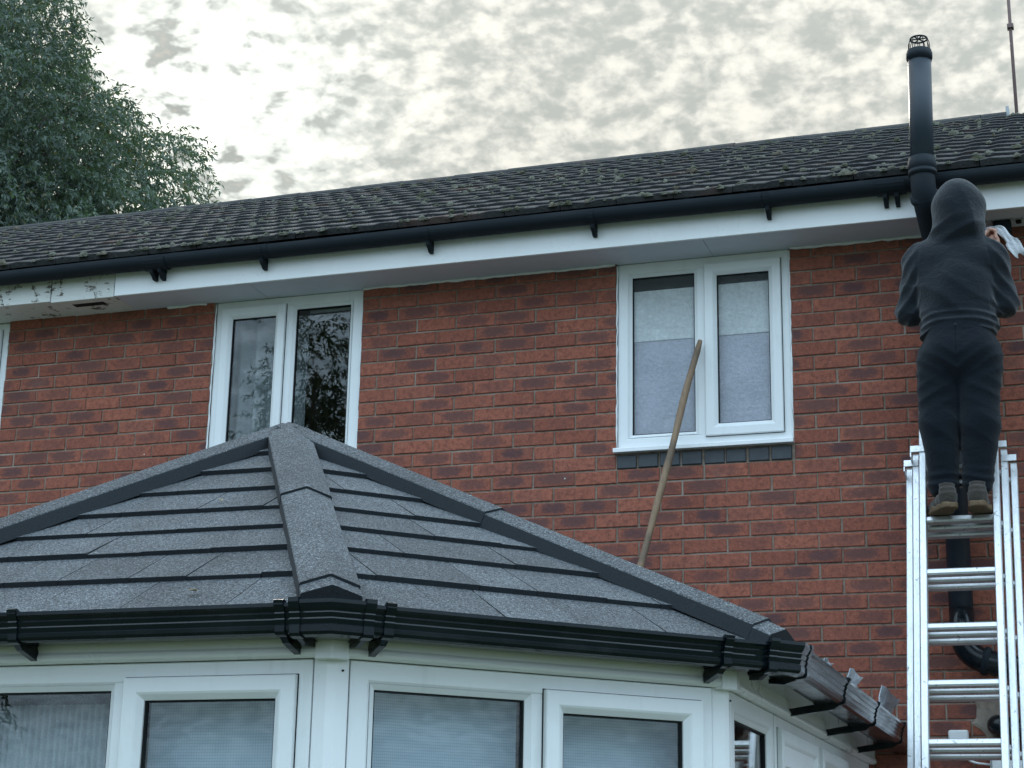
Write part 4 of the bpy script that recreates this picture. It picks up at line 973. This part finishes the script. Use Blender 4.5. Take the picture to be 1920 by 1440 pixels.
# ================================================================= trees
def leaves(bases, dirs, L, wid, droop=None):
    n = len(bases); side = np.cross(dirs, RNG.normal(size=(n, 3))); side /= np.linalg.norm(side, axis=1, keepdims=True)+1e-9
    L = L[:, None]; w = wid*L; mid = bases+dirs*L*.45; mid[:, 2] -= 0.02*L[:, 0]
    tip = bases+dirs*L; tip[:, 2] -= .18*L[:, 0]
    V = np.stack([bases, mid+side*w, tip, mid-side*w], 1).reshape(-1, 3); F = np.arange(4*n).reshape(-1, 4); return V, F
def crown(name, parent, mat, cen, rad, ntw, nlf, Llf, wid, lump, keep=None, shell=.55, gaps=0.0, droop=.6, seed=1):
    rg = np.random.default_rng(seed); cen = np.array(cen); rad = np.array(rad)
    d = rg.normal(size=(ntw, 3)); d /= np.linalg.norm(d, axis=1, keepdims=True); lum = 1+lump*(np.sin(d[:, 0]*7+d[:, 2]*5+seed)*np.sin(d[:, 1]*6-d[:, 2]*8)+.6*np.sin(d[:, 0]*17+d[:, 1]*13)*np.sin(d[:, 2]*19))
    r = (shell+(1-shell)*rg.random(ntw)**.6)*lum; p = cen+d*rad*r[:, None]
    ok = np.ones(ntw, bool)
    if keep is not None: ok &= keep(p, rg)
    if gaps: ok &= (np.sin(p[:, 0]*3.1+p[:, 2]*1.7)*np.sin(p[:, 1]*2.3+p[:, 2]*3.7)+.5*np.sin(p[:, 0]*7.7-p[:, 2]*6.1)) > -1+gaps
    p, d = p[ok], d[ok]; n = len(p)
    tw = d*np.array((1, 1, .6))+rg.normal(size=(n, 3))*.45; tw[:, 2] -= droop*.5; tw /= np.linalg.norm(tw, axis=1, keepdims=True)
    tl = Llf*rg.uniform(2.2, 4.2, n); B = []; D = []
    for k in range(nlf):
        t = (k+.6)/nlf; q = p+tw*(tl*t)[:, None]; q[:, 2] -= droop*tl*t*t*.5
        dd = tw*.55+rg.normal(size=(n, 3))*.55; dd[:, 2] -= droop*.7; dd /= np.linalg.norm(dd, axis=1, keepdims=True); B.append(q); D.append(dd)
    B = np.concatenate(B); D = np.concatenate(D); V, F = leaves(B, D, Llf*rg.uniform(.7, 1.25, len(B)), wid)
    me = bpy.data.meshes.new(name); me.from_pydata(V.tolist(), [], F.tolist()); me.materials.append(mat); me.update()
    return reg(bpy.data.objects.new(name, me), parent), p
TC = (-14.3, 12.0, 8.4); TRD = (4.85, 4.3, 6.7)
tree = thing('tree', (TC[0], TC[1], 0), 'large leafy dark green tree rising behind the house roof', 'tree')
vis_ = lambda p, rg: ((p[:, 0] > -13.9) & (p[:, 2] > 8.4) & (p[:, 1] < 14.5))
o1, tp = crown('crown', tree, K['leaf'], TC, TRD, 75000, 15, .085, .16, .09, keep=vis_, shell=.5, gaps=.42, seed=3)
o2, _ = crown('crown', tree, K['leaf'], TC, TRD, 5000, 12, .24, .15, .07, keep=lambda p, rg: ~vis_(p, rg), shell=.6, seed=4)
tk = MB(); tk.tube([(TC[0], TC[1], 0), (TC[0]+.1, TC[1], 3), (TC[0]-.1, TC[1]+.1, 7), (TC[0], TC[1], 11)], [.38, .30, .22, .10], 12)
rg = np.random.default_rng(5)
for q in tp[rg.choice(len(tp), 70, replace=False)]:
    b = Vector((TC[0], TC[1], random.uniform(3.5, 9))); q = Vector(q); m_ = b.lerp(q, .5)+Vector((0, 0, .5)); tk.tube([b, m_, b.lerp(q, .8)+Vector((0, 0, .25)), q], [.07, .04, .02, .008], 6)
tk.obj('trunk', K['bark'], tree, smooth=True)
# the garden conifer that the upstairs window mirrors
cf = thing('conifer', (-7.55, -12.4, 0), 'tall dark garden conifer mirrored in the upstairs window', 'tree')
crown('crown', cf, K['leaf_dark'], (-7.55, -12.4, 5.0), (.95, .95, 4.1), 7000, 12, .085, .14, .25, shell=.25, gaps=.3, seed=8)
MB().tube([(-7.55, -12.4, 0), (-7.55, -12.4, 8.3)], [.14, .02], 8).obj('trunk', K['bark'], cf, smooth=True)
